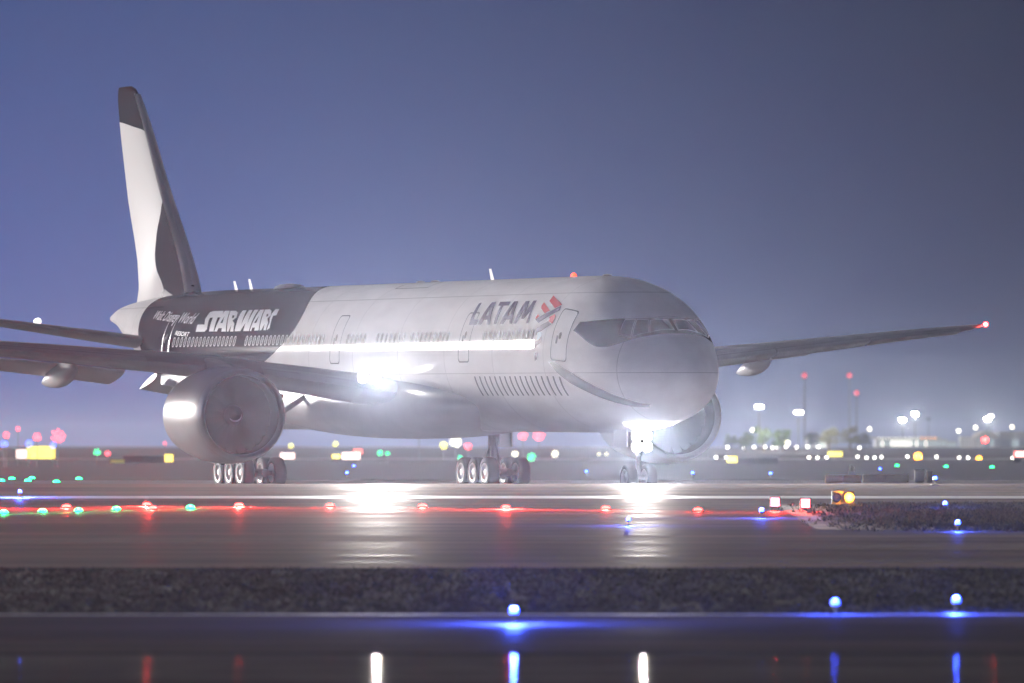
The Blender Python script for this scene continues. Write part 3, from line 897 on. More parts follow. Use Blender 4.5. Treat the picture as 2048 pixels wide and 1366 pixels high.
ng = mb.build('nose_gear', M_gear, plane, smooth=True, loc=(-5.89, 0, 0))
mb = MB(); mb.tube((-.1, 0, 1.7), (-1.7, 0, 2.8), .08, .09, 10); mb.build('drag_brace', M_gear, ng, smooth=True)
for q in (-1, 1):
    link('tyre', ty_n, ng, (0, q * .41, .545)); link('wheel_rim', ri_n, ng, (0, q * .41, .545))
    mb = MB(); mb.box(-1.3, .1, q * .52 - .025, q * .52 + .025, 1.75, 2.5); mb.build('gear_door', M_white, ng)

LAMPS = bpy.data.collections.new('lamps'); C.children.link(LAMPS)
def lamp(name, kind, loc, power, color, radius=0.05, parent=None, direction=None, angle=60, blend=1.0):
    d = bpy.data.lights.new(name, kind)
    d.energy = power; d.color = color; d.shadow_soft_size = radius
    if kind == 'SPOT':
        d.spot_size = R(angle); d.spot_blend = blend
    o = bpy.data.objects.new(name, d); LAMPS.objects.link(o)
    if parent: o.parent = parent
    o.location = loc
    if direction is not None:
        o.rotation_euler = Vector(direction).to_track_quat('-Z', 'Y').to_euler()
    return o

LENS = glow('landing_lamp_lens', (1.0, 0.96, 0.88), 45)
def disc_lamp(name, loc, parent, r=0.12):
    mb = MB(); mb.lathe([(-0.16, 0.02), (-0.14, r * .7), (-0.02, r * 1.08), (0.02, r * 1.08), (0.02, r * .98), (0.0, r * .96)], 20)
    h = mb.build(name, M_chrome, parent, smooth=True, loc=loc)
    mb = MB(); mb.lathe([(0.0, r * .96), (0.03, r * .6), (0.04, 0.003)], 20)
    return mb.build('lamp_lens', LENS, h, smooth=True)
NOSE_P, WING_P = 185000, 170000
for q in (-1, 1):
    disc_lamp('taxi_lamp', (0.34, q * .215, 2.18), ng, 0.22)
    disc_lamp('landing_lamp', (0.34, q * .215, 1.76), ng, 0.22)
lamp('taxi_beam', 'SPOT', (-5.89 + .5, 0, 2.2), NOSE_P, (.98, .95, .93), .12, plane, (1, -.25, -0.02), 120)
lamp('taxi_spot', 'SPOT', (-5.89 + .5, 0, 2.22), 1.6e5, (.98, .95, .93), .12, plane, (1, 0.0, -0.07), 30)
for sd in (-1, 1):
    disc_lamp('landing_lamp', (-25.40, sd * 4.0, 4.56), plane, 0.23)
    disc_lamp('turnoff_lamp', (-25.66, sd * 4.45, 4.60), plane, 0.23)
    lamp('landing_beam', 'SPOT', (-25.20, sd * 4.0, 4.58), WING_P, (.98, .95, .93), .12, plane, (1, sd * .40, -0.04), 44, .5)
    lamp('landing_spot', 'SPOT', (-25.20, sd * 4.0, 4.58), 3e4, (.98, .95, .93), .12, plane, (1, sd * .24, -0.10), 22)
    lamp('logo_beam', 'SPOT', (-60.2 - 5.2 * .8 - 1.6, sd * 6.0, 7.7), 1800, (1, .97, .93), .1, plane, (-3.2, -sd * 5.6, 5.5), 75, 0.7)

lamp('red_tip_glow', 'POINT', lamp_red, 500, (1, .04, .03), .08, plane)
# roof antennas, beacon, dome
def blade_antenna(X, h, ch, lean=0.25):
    zt = sec(X)[1]
    mb = MB(); mb.loft([[(X + ch / 2, 0, zt - .03), (X, .035, zt - .03), (X - ch / 2, 0, zt - .03), (X, -.035, zt - .03)], [(X + ch * .2 - lean, 0, zt + h), (X - lean, .02, zt + h), (X - ch * .45 - lean, 0, zt + h), (X - lean, -.02, zt + h)]])
    mb.build('blade_antenna', M_white, plane)
for a in ((-22.3, .46, .42), (-55.3, .40, .42), (-53.2, .46, .42)):
    blade_antenna(*a)
mb = MB(); zt = sec(-47.9)[1]; mb.lathe([(-0.05, .72), (.05, .66), (.14, .45), (.18, .12), (.185, 0.01)], 24, 'z', c=(-47.9, 0, zt)); mb.build('antenna_dome', M_white, plane, smooth=True)
mb = MB(); zt = sec(-13)[1]; mb.lathe([(-0.03, .14), (.08, .12), (.14, .07), (.16, .01)], 14, 'z', c=(-13.0, 0, zt)); mb.build('beacon_lamp', glow('red_beacon', (1, .08, .03), 4), plane, smooth=True)
for X_ in (-29.2, -31.0, -9.3):
    mb = MB(); zt = sec(X_)[1]; mb.lathe([(-0.03, .2), (.05, .17), (.075, .05)], 12, 'z', c=(X_, 0, zt)); mb.build('vent_cap', M_grey, plane, smooth=True)

# ------------------------------------------------------------------ airfield lamps
M_base = mat('lamp_housing', (0.30, 0.28, 0.10), 0.5, noise=0.2, nscale=8)
M_dbase = mat('dark_lamp_housing', (0.001, 0.001, 0.001), 0.5)
COL = {'blue': (0.035, 0.085, 1.0), 'red': (1.0, 0.030, 0.025), 'green': (0.02, 1.0, 0.28), 'white': (1.0, 0.95, 0.85), 'amber': (1.0, 0.38, 0.03), 'yellow': (1.0, 0.85, 0.12), 'cream': (1.0, 0.93, 0.7)}
GLOW = {k: glow(k + '_lens', c, {'blue': 30, 'red': 34, 'green': 14, 'white': 14, 'amber': 20, 'yellow': 6, 'cream': 8}[k]) for k, c in COL.items()}

def proto_elevated(color, r=0.075, h=0.25):
    mb = MB(); mb.lathe([(0, .14), (.025, .13), (.03, .05)], 16, 'z'); base = mb.mesh('base_plate', M_dbase, True)
    mb = MB(); mb.tube((0, 0, .02), (0, 0, h - .10), .018, .018, 10); mb.lathe([(h - .12, .03), (h - .10, r * .95), (h - .06, r), (h - .05, r)], 16, 'z'); body = mb.mesh('lamp_body', M_base, True)
    mb = MB(); mb.lathe([(h - .05, r * .96), (h + .01, r * .98), (h + .04, r * .75), (h + .055, r * .1)], 16, 'z'); lens = mb.mesh('lens', GLOW[color], True)
    return base, body, lens
def proto_inset(color, r=0.15):
    mb = MB(); mb.lathe([(0, .2), (.02, .19), (.035, .15), (.035, .02)], 20, 'z'); base = mb.mesh('base_plate', M_dbase, True)
    mb = MB(); mb.lathe([(.03, r * .98), (.09, r * .8), (.12, r * .35), (.122, .005)], 16, 'z'); lens = mb.mesh('lens', GLOW[color], True)
    return base, None, lens
PROTO = {}
def airfield_lamp(u, v, color, label, group=None, power=0.0, style='elevated', scale=1.0):
    key = (color, style)
    if key not in PROTO:
        PROTO[key] = (proto_elevated if style == 'elevated' else proto_inset)(color)
    lift = (0.255 if style == 'elevated' else 0.09) * scale
    x, d, z = place(u, v, lift)
    name = {'blue': 'taxiway_edge_light', 'red': 'stop_bar_light', 'green': 'taxiway_centre_light', 'white': 'runway_edge_light', 'amber': 'guard_light'}.get(color, 'airfield_light')
    t = thing(name, label, 'airfield light', (x, d, z + 0.032), 0, group)
    base, body, lens = PROTO[key]
    for n_, me in (('base_plate', base), ('lamp_body', body), ('lens', lens)):
        if me:
            o = link(n_, me, t); o.scale = (scale,) * 3
    if power:
        if color == 'red':                            # stop bar lamps shine one way, towards the approach
            lamp('red_beam', 'SPOT', (x, d - 0.25, z + 0.03 + lift + 0.1), power, COL[color], .06, None, (0, -1, 0.02), 160, .5)
        else:
            lamp(color + '_glow', 'POINT', (x, d - 0.02, z + 0.03 + lift + 0.075 * scale), power, COL[color], .06)
    return t

GB, GR, GG = 'blue taxiway edge lights', 'red stop bar lights', 'green taxiway centre line lights'
BP = 1500
for u, v, p, lab in (
    (1028, 1225, 6.0, 'brightest blue edge light in the near verge, at the bottom middle'),
    (1912, 1203, 1.2, 'blue edge light in the near verge at the far right, above blue lit asphalt'),
    (1670, 1207, .22, 'dimmer blue edge light half hidden in the near verge left of the bright one'),
    (1915, 1047, .6, 'blue edge light on the front edge of the grass island at right'),
    (1890, 1008, .4, 'small blue edge light on the rear edge of the grass island'),
    (1523, 1022, 1.0, 'blue edge light on the taxiway in front of the two square red lights'),
    (1257, 1040, .9, 'blue edge light on the bright wet concrete below the nose wheel'),
    (40, 985, 1.0, 'blue edge light at the far left on the pale concrete band'),
    (1760, 938, 1.2, 'blue edge light shining above the cream barrier'),
    (1870, 957, .5, 'small blue edge light right of the white louvred cabinet'),
    (1541, 947, .3, 'small blue edge light right of the nose wheel, below the yellow sign'),
    (1173, 943, .2, 'tiny blue edge light between the main wheels and the nose wheel'),
    (1385, 946, .2, 'tiny blue edge light just right of the nose wheel'),
    (708, 932, .3, 'upper of two blue lights between the main wheels'),
    (694, 946, .3, 'lower of two blue lights between the main wheels')):
    airfield_lamp(u, v, 'blue', lab, GB, BP * p if v > 960 else 0, scale=(.8 if u == 1257 else 1.0) if v > 990 else 0.9 if v > 980 else 1.1)
RP = 3500
for u, v, p, lab in (
    (133, 1013, .5, 'leftmost red stop bar light, between two green lights'),
    (294, 1009, 1.6, 'brightest red stop bar light, left of the engine'),
    (305, 1016, .3, 'small red light touching the brightest red stop bar light'),
    (478, 1010, 1.0, 'red stop bar light below the three wheels under the engine'),
    (660, 1011, .6, 'red stop bar light on the bright concrete between the two sets of main wheels'),
    (845, 1012, .6, 'red stop bar light left of the middle main wheels'),
    (1012, 1014, 1.5, 'bright red stop bar light directly below the middle main wheels'),
    (1212, 1016, .6, 'red stop bar light left below the nose wheel'),
    (1396, 1020, .2, 'faint red stop bar light right below the nose'),
    (-52, 1011, 3.0, 'red stop bar light just outside the left edge of the frame'),
    (-235, 1011, 3.0, 'red stop bar light farther outside the left edge of the frame')):
    airfield_lamp(u, v, 'red', lab, GR, RP * (p if p < .9 else p * 2.2), style='inset')
GP = 220
for u, v, lab in (
    (8, 1025, 'green light at the left frame edge in the near green row'),
    (85, 1022, 'second green light of the near row, below the left blue light'),
    (157, 1021, 'green light close right of the leftmost red light'),
    (233, 1018, 'green light between the leftmost and the brightest red light'),
    (381, 1015, 'rightmost green light, between two red stop bar lights'),
    (3, 961, 'far green light at the left frame edge'),
    (24, 957, 'far green light just right of the frame edge one'),
    (56, 961, 'lower of the two close far green lights'),
    (64, 956, 'upper of the two close far green lights'),
    (113, 963, 'smallest far green light'),
    (158, 957, 'rightmost far green light below the dark wall'),
    (1892, 933, 'far green light between the runway lights at right'),
    (1984, 934, 'far green light left of the red and white vehicle'),
    (1794, 931, 'tiny far green light right of the blue light above the barrier')):
    airfield_lamp(u, v, 'green', lab, GG, GP if v > 1000 else 0, style='inset', scale=1.0 if v > 1000 else 1.2)

# two square stop lights and the pair of guard lamps
def square_stop(u, v, lab):
    x, d, z = place(u, v, 0.30)
    t = thing('stop_light', lab, 'airfield light', (x, d, z + .032), 0, 'square red stop lights')
    mb = MB(); mb.box(-.17, .17, .02, .16, .12, .46); mb.build('housing', M_dbase, t)
    mb = MB(); mb.box(-.13, .13, -.01, .019, .16, .42); mb.build('lens', glow('red_square_lens', (1, .12, .14), 26), t)
    for s in (-1, 1):
        mb = MB(); mb.tube((s * .1, .09, 0), (s * .1, .09, .125), .02, n=8); mb.build('leg', M_dbase, t)
    lamp('red_beam', 'SPOT', (x, d - .2, z + .36), 1500, COL['red'], .08, None, (0, -1, 0.02), 160, .5)
square_stop(1550, 1006, 'left square red stop light, above the blue edge light')
square_stop(1611, 1008, 'right square red stop light, left of the guard lamps')
x, d, z = place(1686, 998, 0.34)
t = thing('runway_guard_light', 'pair of guard lamps, the right one glowing amber and the left one dark', 'airfield light', (x, d, z + .032))
mb = MB(); mb.box(-.36, .36, .03, .2, .14, .56); mb.build('housing', mat('guard_housing', (.35, .24, .03), .5), t)
for s in (-1, 1):
    mb = MB(); mb.tube((s * .2, .03, .35), (s * .2, -.08, .37), .155, .155, 20, caps=False); mb.build('visor', M_dbase, t)
    mb = MB(); mb.lathe([(.02, .15), (-.03, .11), (-.045, .01)], 20, 'y', c=(s * .2, 0, .35)); mb.build('lens', GLOW['amber'] if s > 0 else mat('unlit_lens', (.03, .03, .16), .15), t)
    mb = MB(); mb.tube((s * .22, .11, 0), (s * .22, .11, .145), .025, n=8); mb.build('leg', M_dbase, t)
lamp('amber_glow', 'POINT', (x + .2, d - .15, z + .4), 300, COL['amber'], .08)

# runway edge lights far away: two rows of small white lamps
def far_lamp(u, d, z, color, label, group, r=0.35, name='runway_edge_light', cat='airfield light'):
    x = (u - 1024) / FPX * d
    g = zg(d)
    t = thing(name, label, cat, (x, d, g), 0, group)
    mb = MB(); mb.tube((0, 0, 0), (0, 0, max(z - g - r * .6, .05)), .05, n=8); mb.build('stem', M_dbase, t)
    mb = MB(); mb.lathe([(-r, .02), (-r * .7, r * .72), (0, r), (r * .7, r * .72), (r, .02)], 14, 'z', c=(0, 0, z - g)); mb.build('lens', GLOW[color], t, smooth=True)
    return t
def zat(v, d):
    return CAM_H - (v - HOR) / FPX * d
ORD = ['first', 'second', 'third', 'fourth', 'fifth', 'sixth', 'seventh', 'eighth', 'ninth', 'tenth', 'eleventh', 'twelfth', 'thirteenth', 'fourteenth', 'fifteenth']
for n_, u in enumerate((1455, 1488, 1508, 1530, 1545, 1553, 1572, 1593, 1615, 1637, 1719)):
    far_lamp(u, 1900, zat(894.5 + random.uniform(-1, 1), 1900), 'white', ORD[n_] + ' white runway light from the left in the farther row, below the trees', 'far row of runway lights', 0.22)
for n_, u in enumerate((1432, 1452, 1618, 1635, 1653, 1715, 1733, 1749, 1763, 1815, 1873, 1918, 1936, 2025, 2044)):
    far_lamp(u, 1060, zat(914.5 + random.uniform(-1.5, 1.5), 1060), 'white', ORD[n_] + ' white runway light from the left in the nearer row at right', 'near row of runway lights', 0.14)
far_lamp(1836, 1060, zat(913, 1060), 'amber', 'orange runway light in the nearer row, left of the other orange one', None, 0.5)
far_lamp(1958, 1060, zat(919, 1060), 'amber', 'wide orange runway light in the nearer row, below the red beacon', None, 0.4)

# lit guidance signs
M_frame = mat('sign_frame', (.05, .05, .045), .5)
def guidance_sign(u, v, d, w, h, face, lab, cat='airfield sign', group='lit guidance signs'):
    x, z = (u - 1024) / FPX * d, zat(v, d)
    g = zg(d); zb = max(z - h / 2 - g, .08)
    t = thing('guidance_sign', lab, cat, (x, d, g), 0, group)
    mb = MB(); mb.box(-w / 2, w / 2, .0, .22, zb, zb + h); mb.build('cabinet', M_frame, t)
    mb = MB(); mb.box(-w / 2 + .06, w / 2 - .06, -.03, -.004, zb + .06, zb + h - .06); mb.build('sign_panel', face, t)
    for s in (-1, 1):
        mb = MB(); mb.tube((s * w * .36, .11, 0), (s * w * .36, .11, zb + .01), .05, n=8); mb.build('leg', M_frame, t)
    return t
YS = glow('yellow_sign_face', (1.0, .84, .16), 2.6)
RS_ = glow('red_sign_face', (1.0, .22, .16), 2.2)
WS_ = glow('white_sign_face', (1.0, .80, .74), 3.0)
DY = glow('dim_yellow_sign_face', (.55, .52, .12), .5)
guidance_sign(338, 920, 860, 1.0, .9, YS, 'square yellow sign at the left, beside the engine')
guidance_sign(1464, 924, 820, 1.15, .75, YS, 'yellow sign right of the far engine')
guidance_sign(1670, 908, 1010, 1.9, .75, YS, 'wide yellow sign among the runway lights at right')
guidance_sign(82, 905, 900, 3.2, 1.5, YS, 'largest yellow sign, at the far left')
guidance_sign(46, 908, 905, 1.6, 1.1, WS_, 'pinkish white sign left of the largest yellow sign')
guidance_sign(235, 926, 800, 1.5, .45, DY, 'dim olive sign at the end of the dark wall')
guidance_sign(575, 912, 900, 1.7, .8, WS_, 'pinkish white sign right of the wheels under the engine')
guidance_sign(672, 913, 890, 1.0, .6, YS, 'small yellow sign left of the wide pinkish sign')
guidance_sign(702, 912, 900, 2.1, .9, WS_, 'wide pinkish white sign above the two blue lights')
guidance_sign(716, 903, 930, 1.2, .7, RS_, 'red orange sign behind the wide pinkish sign')

# far lamps on posts: red, blue, yellow and green dots over the dark ground
M_pole = mat('galvanised_pole', (.14, .145, .15), .5, noise=.1, nscale=4)
for c_, s_ in (('red', 3.2), ('blue', 2.6), ('yellow', 2.2), ('green', 2.4), ('cream', 2.6)):
    glow('far_' + c_, {'red': (1, .13, .17), 'blue': (.16, .25, 1), 'yellow': (.95, .90, .22), 'green': (.06, .9, .38), 'cream': (1, .95, .75)}[c_], s_ * 1.5)
def post_lamp(u, v, d, r, color, label, h=None):
    x, z = (u - 1024) / FPX * d, zat(v, d)
    g = zg(d)
    t = thing('post_lamp', label, 'lamp', (x, d, g), 0, 'coloured lamps beyond the airliner')
    mb = MB(); mb.tube((0, 0, 0), (0, 0, max(z - g, .05)), .03, n=8); mb.build('post', M_pole, t)
    mb = MB()
    for k in range(110):                              # added glowing specks that draw one lamp's blurred glow
        a_, q_ = random.random() * 2 * math.pi, random.random() ** .6 * .82
        q = Vector((q_ * math.cos(a_), random.gauss(0, .25), q_ * math.sin(a_))) * r
        b_ = r * random.uniform(.05, .12)
        mb.add([(q.x + b_, q.y, z - g + q.z), (q.x - b_, q.y, z - g + q.z), (q.x, q.y + b_, z - g + q.z), (q.x, q.y - b_, z - g + q.z), (q.x, q.y, z - g + q.z + b_), (q.x, q.y, z - g + q.z - b_)], [(0, 2, 4), (2, 1, 4), (1, 3, 4), (3, 0, 4), (2, 0, 5), (1, 2, 5), (3, 1, 5), (0, 3, 5)])
    bc = mb.build('blurred_glow', MATS['far_' + color], t); bc['kind'] = 'stuff'
for a in (
    (13, 870, 700, .36, 'red', 'red lamp at the far left above a blue one'),
    (36, 858, 760, .28, 'red', 'small high red lamp at the far left'),
    (74, 874, 700, .45, 'red', 'red lamp above the largest yellow sign'),
    (116, 872, 700, .72, 'red', 'biggest red lamp at the left'),
    (8, 888, 690, .38, 'blue', 'blue lamp at the left frame edge'),
    (58, 887, 690, .38, 'blue', 'blue lamp over the pinkish sign'),
    (106, 890, 690, .34, 'blue', 'blue lamp under the biggest red lamp'),
    (194, 904, 800, .42, 'green', 'green lamp left of the dark wall'),
    (215, 907, 805, .34, 'red', 'pale red lamp beside the green lamp left of the dark wall'),
    (330, 887, 900, .22, 'red', 'small red lamp left of the engine'),
    (582, 892, 900, .34, 'yellow', 'yellow lamp just right of the engine'),
    (671, 888, 900, .36, 'yellow', 'yellow lamp under the belly'),
    (760, 906, 860, .36, 'green', 'green lamp under the wing light'),
    (775, 907, 860, .30, 'green', 'second green lamp close right of the one under the wing light'),
    (838, 871, 900, .30, 'red', 'faint red lamp just below the belly'),
    (887, 891, 860, .50, 'yellow', 'yellow lamp left of the middle main gear'),
    (911, 882, 870, .80, 'cream', 'large cream lamp left of the middle main gear'),
    (936, 893, 880, .5, 'red', 'red lamp against the main gear leg'),
    (920, 915, 820, .3, 'green', 'green lamp just above the middle wheels on their left'),
    (1046, 872, 860, .55, 'red', 'red lamp right of the main gear leg'),
    (1078, 870, 880, .75, 'red', 'large red lamp between main gear and nose gear'),
    (1063, 914, 800, .5, 'green', 'green lamp right of the middle wheels'),
    (1030, 908, 860, .4, 'cream', 'pale cream lamp behind the middle wheels'),
    (1110, 908, 900, .45, 'cream', 'pale cream lamp right of the green lamp by the wheels'),
    (1198, 908, 1000, .25, 'cream', 'left of two tiny cream lamps near the nose gear'),
    (1213, 908, 1000, .25, 'cream', 'right of two tiny cream lamps near the nose gear')):
    post_lamp(*a)

# ------------------------------------------------------------------ barriers, cabinet, walls
def barrier(u0, u1, v0, v1, d, color, lab):
    x0, x1 = (u0 - 1024) / FPX * d, (u1 - 1024) / FPX * d
    g = zg(d) ; h = max(zat(v0, d) - g, .4)
    t = thing('barrier', lab, 'barrier', ((x0 + x1) / 2, d, g), 0, 'low barriers beyond the taxiway')
    w = (x1 - x0) / 2
    m = mat('barrier_' + color, {'orange': (.80, .36, .10), 'cream': (.82, .74, .52)}[color], .6, noise=.12, nscale=2)
    n = 2
    for k in range(n):
        a, b_ = -w + 2 * w * k / n + .012, -w + 2 * w * (k + 1) / n - .012
        prof = [(-.30, 0), (-.30, .10), (-.14, .26), (-.10, h), (.10, h), (.14, .26), (.30, .10), (.30, 0)]
        mb = MB(); mb.loft([[(a, y_, z_) for y_, z_ in prof], [(b_, y_, z_) for y_, z_ in prof]]); mb.build('segment', m, t)
barrier(1650, 1722, 952, 970, 392, 'orange', 'orange low barrier left of the cream one')
barrier(1725, 1817, 950, 970, 396, 'cream', 'cream low barrier under the blue edge light')
d = 394
t = thing('equipment_cabinet', 'white louvred equipment cabinet right of the cream barrier', 'cabinet', ((1839 - 1024) / FPX * d, d, 0))
mb = MB(); mb.box(-.22, .22, 0, .4, .06, .62); mb.build('body', mat('cabinet_paint', (.62, .62, .60), .5, noise=.06, nscale=3), t)
for k in range(7):
    mb = MB(); mb.box(-.18 + k * .056, -.15 + k * .056, -.03, -.003, .12, .56); mb.build('louvre', mat('louvre_paint', (.75, .75, .74), .5), t)
mb = MB(); mb.box(-.26, .26, -.06, .44, .622, .67); mb.build('roof', M_frame, t)
mb = MB(); mb.box(-.2, .2, .03, .37, 0, .058); mb.build('plinth', M_frame, t)
o = MB().box(-.12, .12, -.1, .1, 0, .55).box(-.15, .15, -.13, .13, .553, .6).build('marker_post', mat('brown_post', (.20, .13, .09), .7, noise=.2, nscale=5), None, loc=((1860 - 1024) / FPX * d, d + .3, 0))
tag(o, 'short brown post right of the white louvred cabinet', 'post')
d = 395
o = MB().box(-.16, .16, -.12, .12, 0, .5).box(-.19, .19, -.15, .15, .503, .54).tube((-.1, 0, .54), (-.1, 0, .86), .03).tube((.1, 0, .54), (.1, 0, .8), .03).build('junction_box', mat('cabinet_paint', (.62, .62, .60), .5), None, loc=((1706 - 1024) / FPX * d, d + 1.2, 0))
tag(o, 'small grey junction box behind the orange barrier', 'box')

def blast_wall(u0, u1, v0, d, lab):
    x0, x1 = (u0 - 1024) / FPX * d, (u1 - 1024) / FPX * d
    g = zg(d); h = zat(v0, d) - g
    t = thing('blast_wall', lab, 'wall', ((x0 + x1) / 2, d, g), 0)
    w = (x1 - x0) / 2; n = max(2, int(2 * w / 1.6))
    for k in range(n):
        mb = MB(); mb.box(-w + 2 * w * k / n + .02, -w + 2 * w * (k + 1) / n - .02, -.15, .15, 0, h); mb.build('panel', mat('wall_concrete', (.10, .085, .08), .8, noise=.2, nscale=1), t)
    mb = MB(); mb.box(-w, w, -.19, .19, h + .003, h + .1); mb.build('coping', M_frame, t)
blast_wall(246, 335, 914, 880, 'long dark low wall left of the engine')
blast_wall(1475, 1556, 918, 830, 'dark low wall right of the yellow sign by the far engine')

# ------------------------------------------------------------------ masts and floodlights
def mast(u, v, d, lab, lat=0.35, color=(1, .10, .12), r=.7):
    x, z = (u - 1024) / FPX * d, zat(v, d); g = zg(d)
    t = thing('radio_mast', lab, 'mast', (x, d, g), 0, 'radio masts with red lamps')
    H = z - g
    mb = MB()
    pts = [(lat * math.cos(2 * math.pi * k / 3 + .4), lat * math.sin(2 * math.pi * k / 3 + .4)) for k in range(3)]
    for px, py in pts:
        mb.tube((px, py, 0), (px * .5, py * .5, H - .4), .035, n=5)
    n = 10
    for k in range(n):
        z0, z1 = (H - .5) * k / n, (H - .5) * (k + 1) / n
        s0, s1 = 1 - .5 * k / n, 1 - .5 * (k + 1) / n
        for q in range(3):
            a, b_ = pts[q], pts[(q + 1) % 3]
            mb.tube((a[0] * s0, a[1] * s0, z0), (b_[0] * s1, b_[1] * s1, z1), .022, n=4, caps=False)
    mb.build('lattice', M_pole, t)
    mb = MB(); mb.lathe([(-r, .02), (-r * .7, r * .7), (0, r), (r * .7, r * .7), (r, .02)], 14, 'z', c=(0, 0, H)); mb.build('obstruction_lamp', glow('obstruction_red', (1, .10, .12), 1.3), t, smooth=True)
mast(1609, 751, 1600, 'radio mast with a red lamp, left of the tall pair', r=.5)
mast(1699, 751, 1600, 'tallest thin radio mast with a red lamp beside a shorter one', r=.5)
mast(1713, 786, 1620, 'shorter radio mast with a red lamp, right of the tallest', r=.5)

FL = glow('flood_lamp', (1.0, .98, .86), 9)
FLN = glow('bright_flood_lamp', (1.0, .98, .86), 40)
def flood_mast(u, v, d, lab, lit=True, bright=False, w=1.0, power=0, double=False):
    x, z = (u - 1024) / FPX * d, zat(v, d); g = zg(d); H = z - g
    t = thing('floodlight_mast', lab, 'floodlight', (x, d, g), 0, 'floodlight masts')
    mb = MB(); mb.tube((0, 0, 0), (0, 0, H + .3), .10, .05, 10); mb.build('pole', mat('dark_pole', (.02, .02, .02), .8, spec=.1), t)
    mb = MB(); mb.box(-w * .9, w * .9, -.1, .1, H - .08, H + .08); mb.build('crossarm', mat('dark_pole', (.02, .02, .02), .8, spec=.1), t)
    for k, q in enumerate((-1, 0, 1)):
        mb = MB(); mb.box(q * w * .6 - w * .27, q * w * .6 + w * .27, -.42, -.105, H - w * .3, H + w * .34); h_ = mb.build('lamp_head', M_frame, t)
        mb = MB(); mb.box(q * w * .6 - w * .25, q * w * .6 + w * .25, -.47, -.424, H - w * .27, H + w * .31); mb.build('lens', (FLN if bright else FL) if lit else M_glass, h_)
    if power:
        lamp('flood_glow', 'POINT', (x, d - (5 if d < 2000 else 1), z), power, (1, .97, .85), .4)
flood_mast(1518, 814, 1500, 'brightest floodlight mast, over the rounded green tree', bright=True, w=.8, power=60000)
flood_mast(1597, 825, 1500, 'bright floodlight mast right of the brightest one', bright=True, w=.8, power=45000)
flood_mast(1805, 840, 2290, 'lit floodlight mast at the left end of the terminal roof', w=.8, power=90000)
flood_mast(1830, 828, 2290, 'tallest lit floodlight mast over the terminal', w=.9, power=90000)
flood_mast(1857, 838, 2400, 'unlit floodlight mast over the right end of the terminal', lit=False, w=.7)
flood_mast(1975, 839, 2290, 'lit floodlight mast beside the arched hangar, the lower of two', w=.8, power=140000)
flood_mast(1981, 832, 2420, 'lit floodlight mast beside the arched hangar, the higher of two', w=.8)
for u, v, lab in ((1505, 860, 'small street lamp left of the rounded green tree'), (1739, 858, 'small street lamp above the left tip of the terminal roof'), (1917, 862, 'small street lamp left of the ribbed building'), (1951, 855, 'small street lamp above the ribbed building'), (2024, 854, 'small street lamp above the hangar roof'), (1629, 878, 'bright lamp on the end of the small white building'), (1573, 886, 'bright low lamp between the trees and the runway lights')):
    d = 2200
    far = far_lamp(u, d, zat(v, d), 'cream', lab, 'small street lamps', .42 if v < 870 else .8, 'street_lamp', 'street lamp')

# ------------------------------------------------------------------ far buildings
M_wall = mat('pale_wall', (.42, .45, .42), .8, noise=.08, nscale=.3)
M_roof = mat('pale_roof', (.50, .48, .38), .6, noise=.08, nscale=.3)
M_lit = glow('lit_shop_window', (1.0, .98, .86), 2.2)
M_dimw = glow('dim_window', (.62, .75, .72), .55)
M_orange = glow('orange_lamp', (1.0, .45, .14), 3.0)
BD = 2350
def bx(u):
    return (u - 1024) / FPX * BD
def bz(v, g):
    return zat(v, BD) - g
g_b = zg(BD)
# terminal
t = thing('terminal_building', 'long low terminal with a bright lit front under a thin canopy', 'building', (bx(1812), BD, g_b))
X = lambda u: bx(u) - bx(1812)
h1 = bz(875.5, g_b)
MB().box(X(1752), X(1895), 0, 14, -.3, h1 - .35).build('wall', M_wall, t)
MB().box(X(1735), X(1881), -2.6, 13, h1 - .3, h1 + .1).build('canopy', M_roof, t)
wn_ = 22
for k in range(wn_):
    u0, u1 = 1756 + k * 6.2, 1756 + k * 6.2 + 5.2
    lit = 1780 < u0 < 1822
    f = MB().box(X(u0), X(u1), -.14, -.003, .3, h1 - .8).build('window', M_frame, t)
    MB().box(X(u0) + .08, X(u1) - .08, -.19, -.144, .38, h1 - .88).build('pane', M_lit if lit or random.random() < .18 else M_dimw, f)
for k in range(14):
    u0 = 1757 + k * 8.6
    MB().box(X(u0) - .28, X(u0) + .28, -2.75, -2.61, h1 - .28, h1 + .06).build('canopy_lamp', M_orange if u0 > 1842 else M_lit, t)
# small white building
t = thing('office_building', 'small white flat-roofed building among the trees', 'building', (bx(1618), BD - 50, g_b))
X2 = lambda u: bx(u) - bx(1618)
MB().box(X2(1600), X2(1640), 0, 9, -.3, bz(875, g_b)).build('wall', mat('bright_wall', (.66, .68, .66), .7), t)
MB().box(X2(1598), X2(1642), -.4, 9.4, bz(875, g_b) + .003, bz(873, g_b)).build('roof', M_roof, t)
for k in range(5):
    MB().box(X2(1604 + k * 7), X2(1608 + k * 7), -.1, -.003, .5, 1.4).build('window', M_dimw, t)
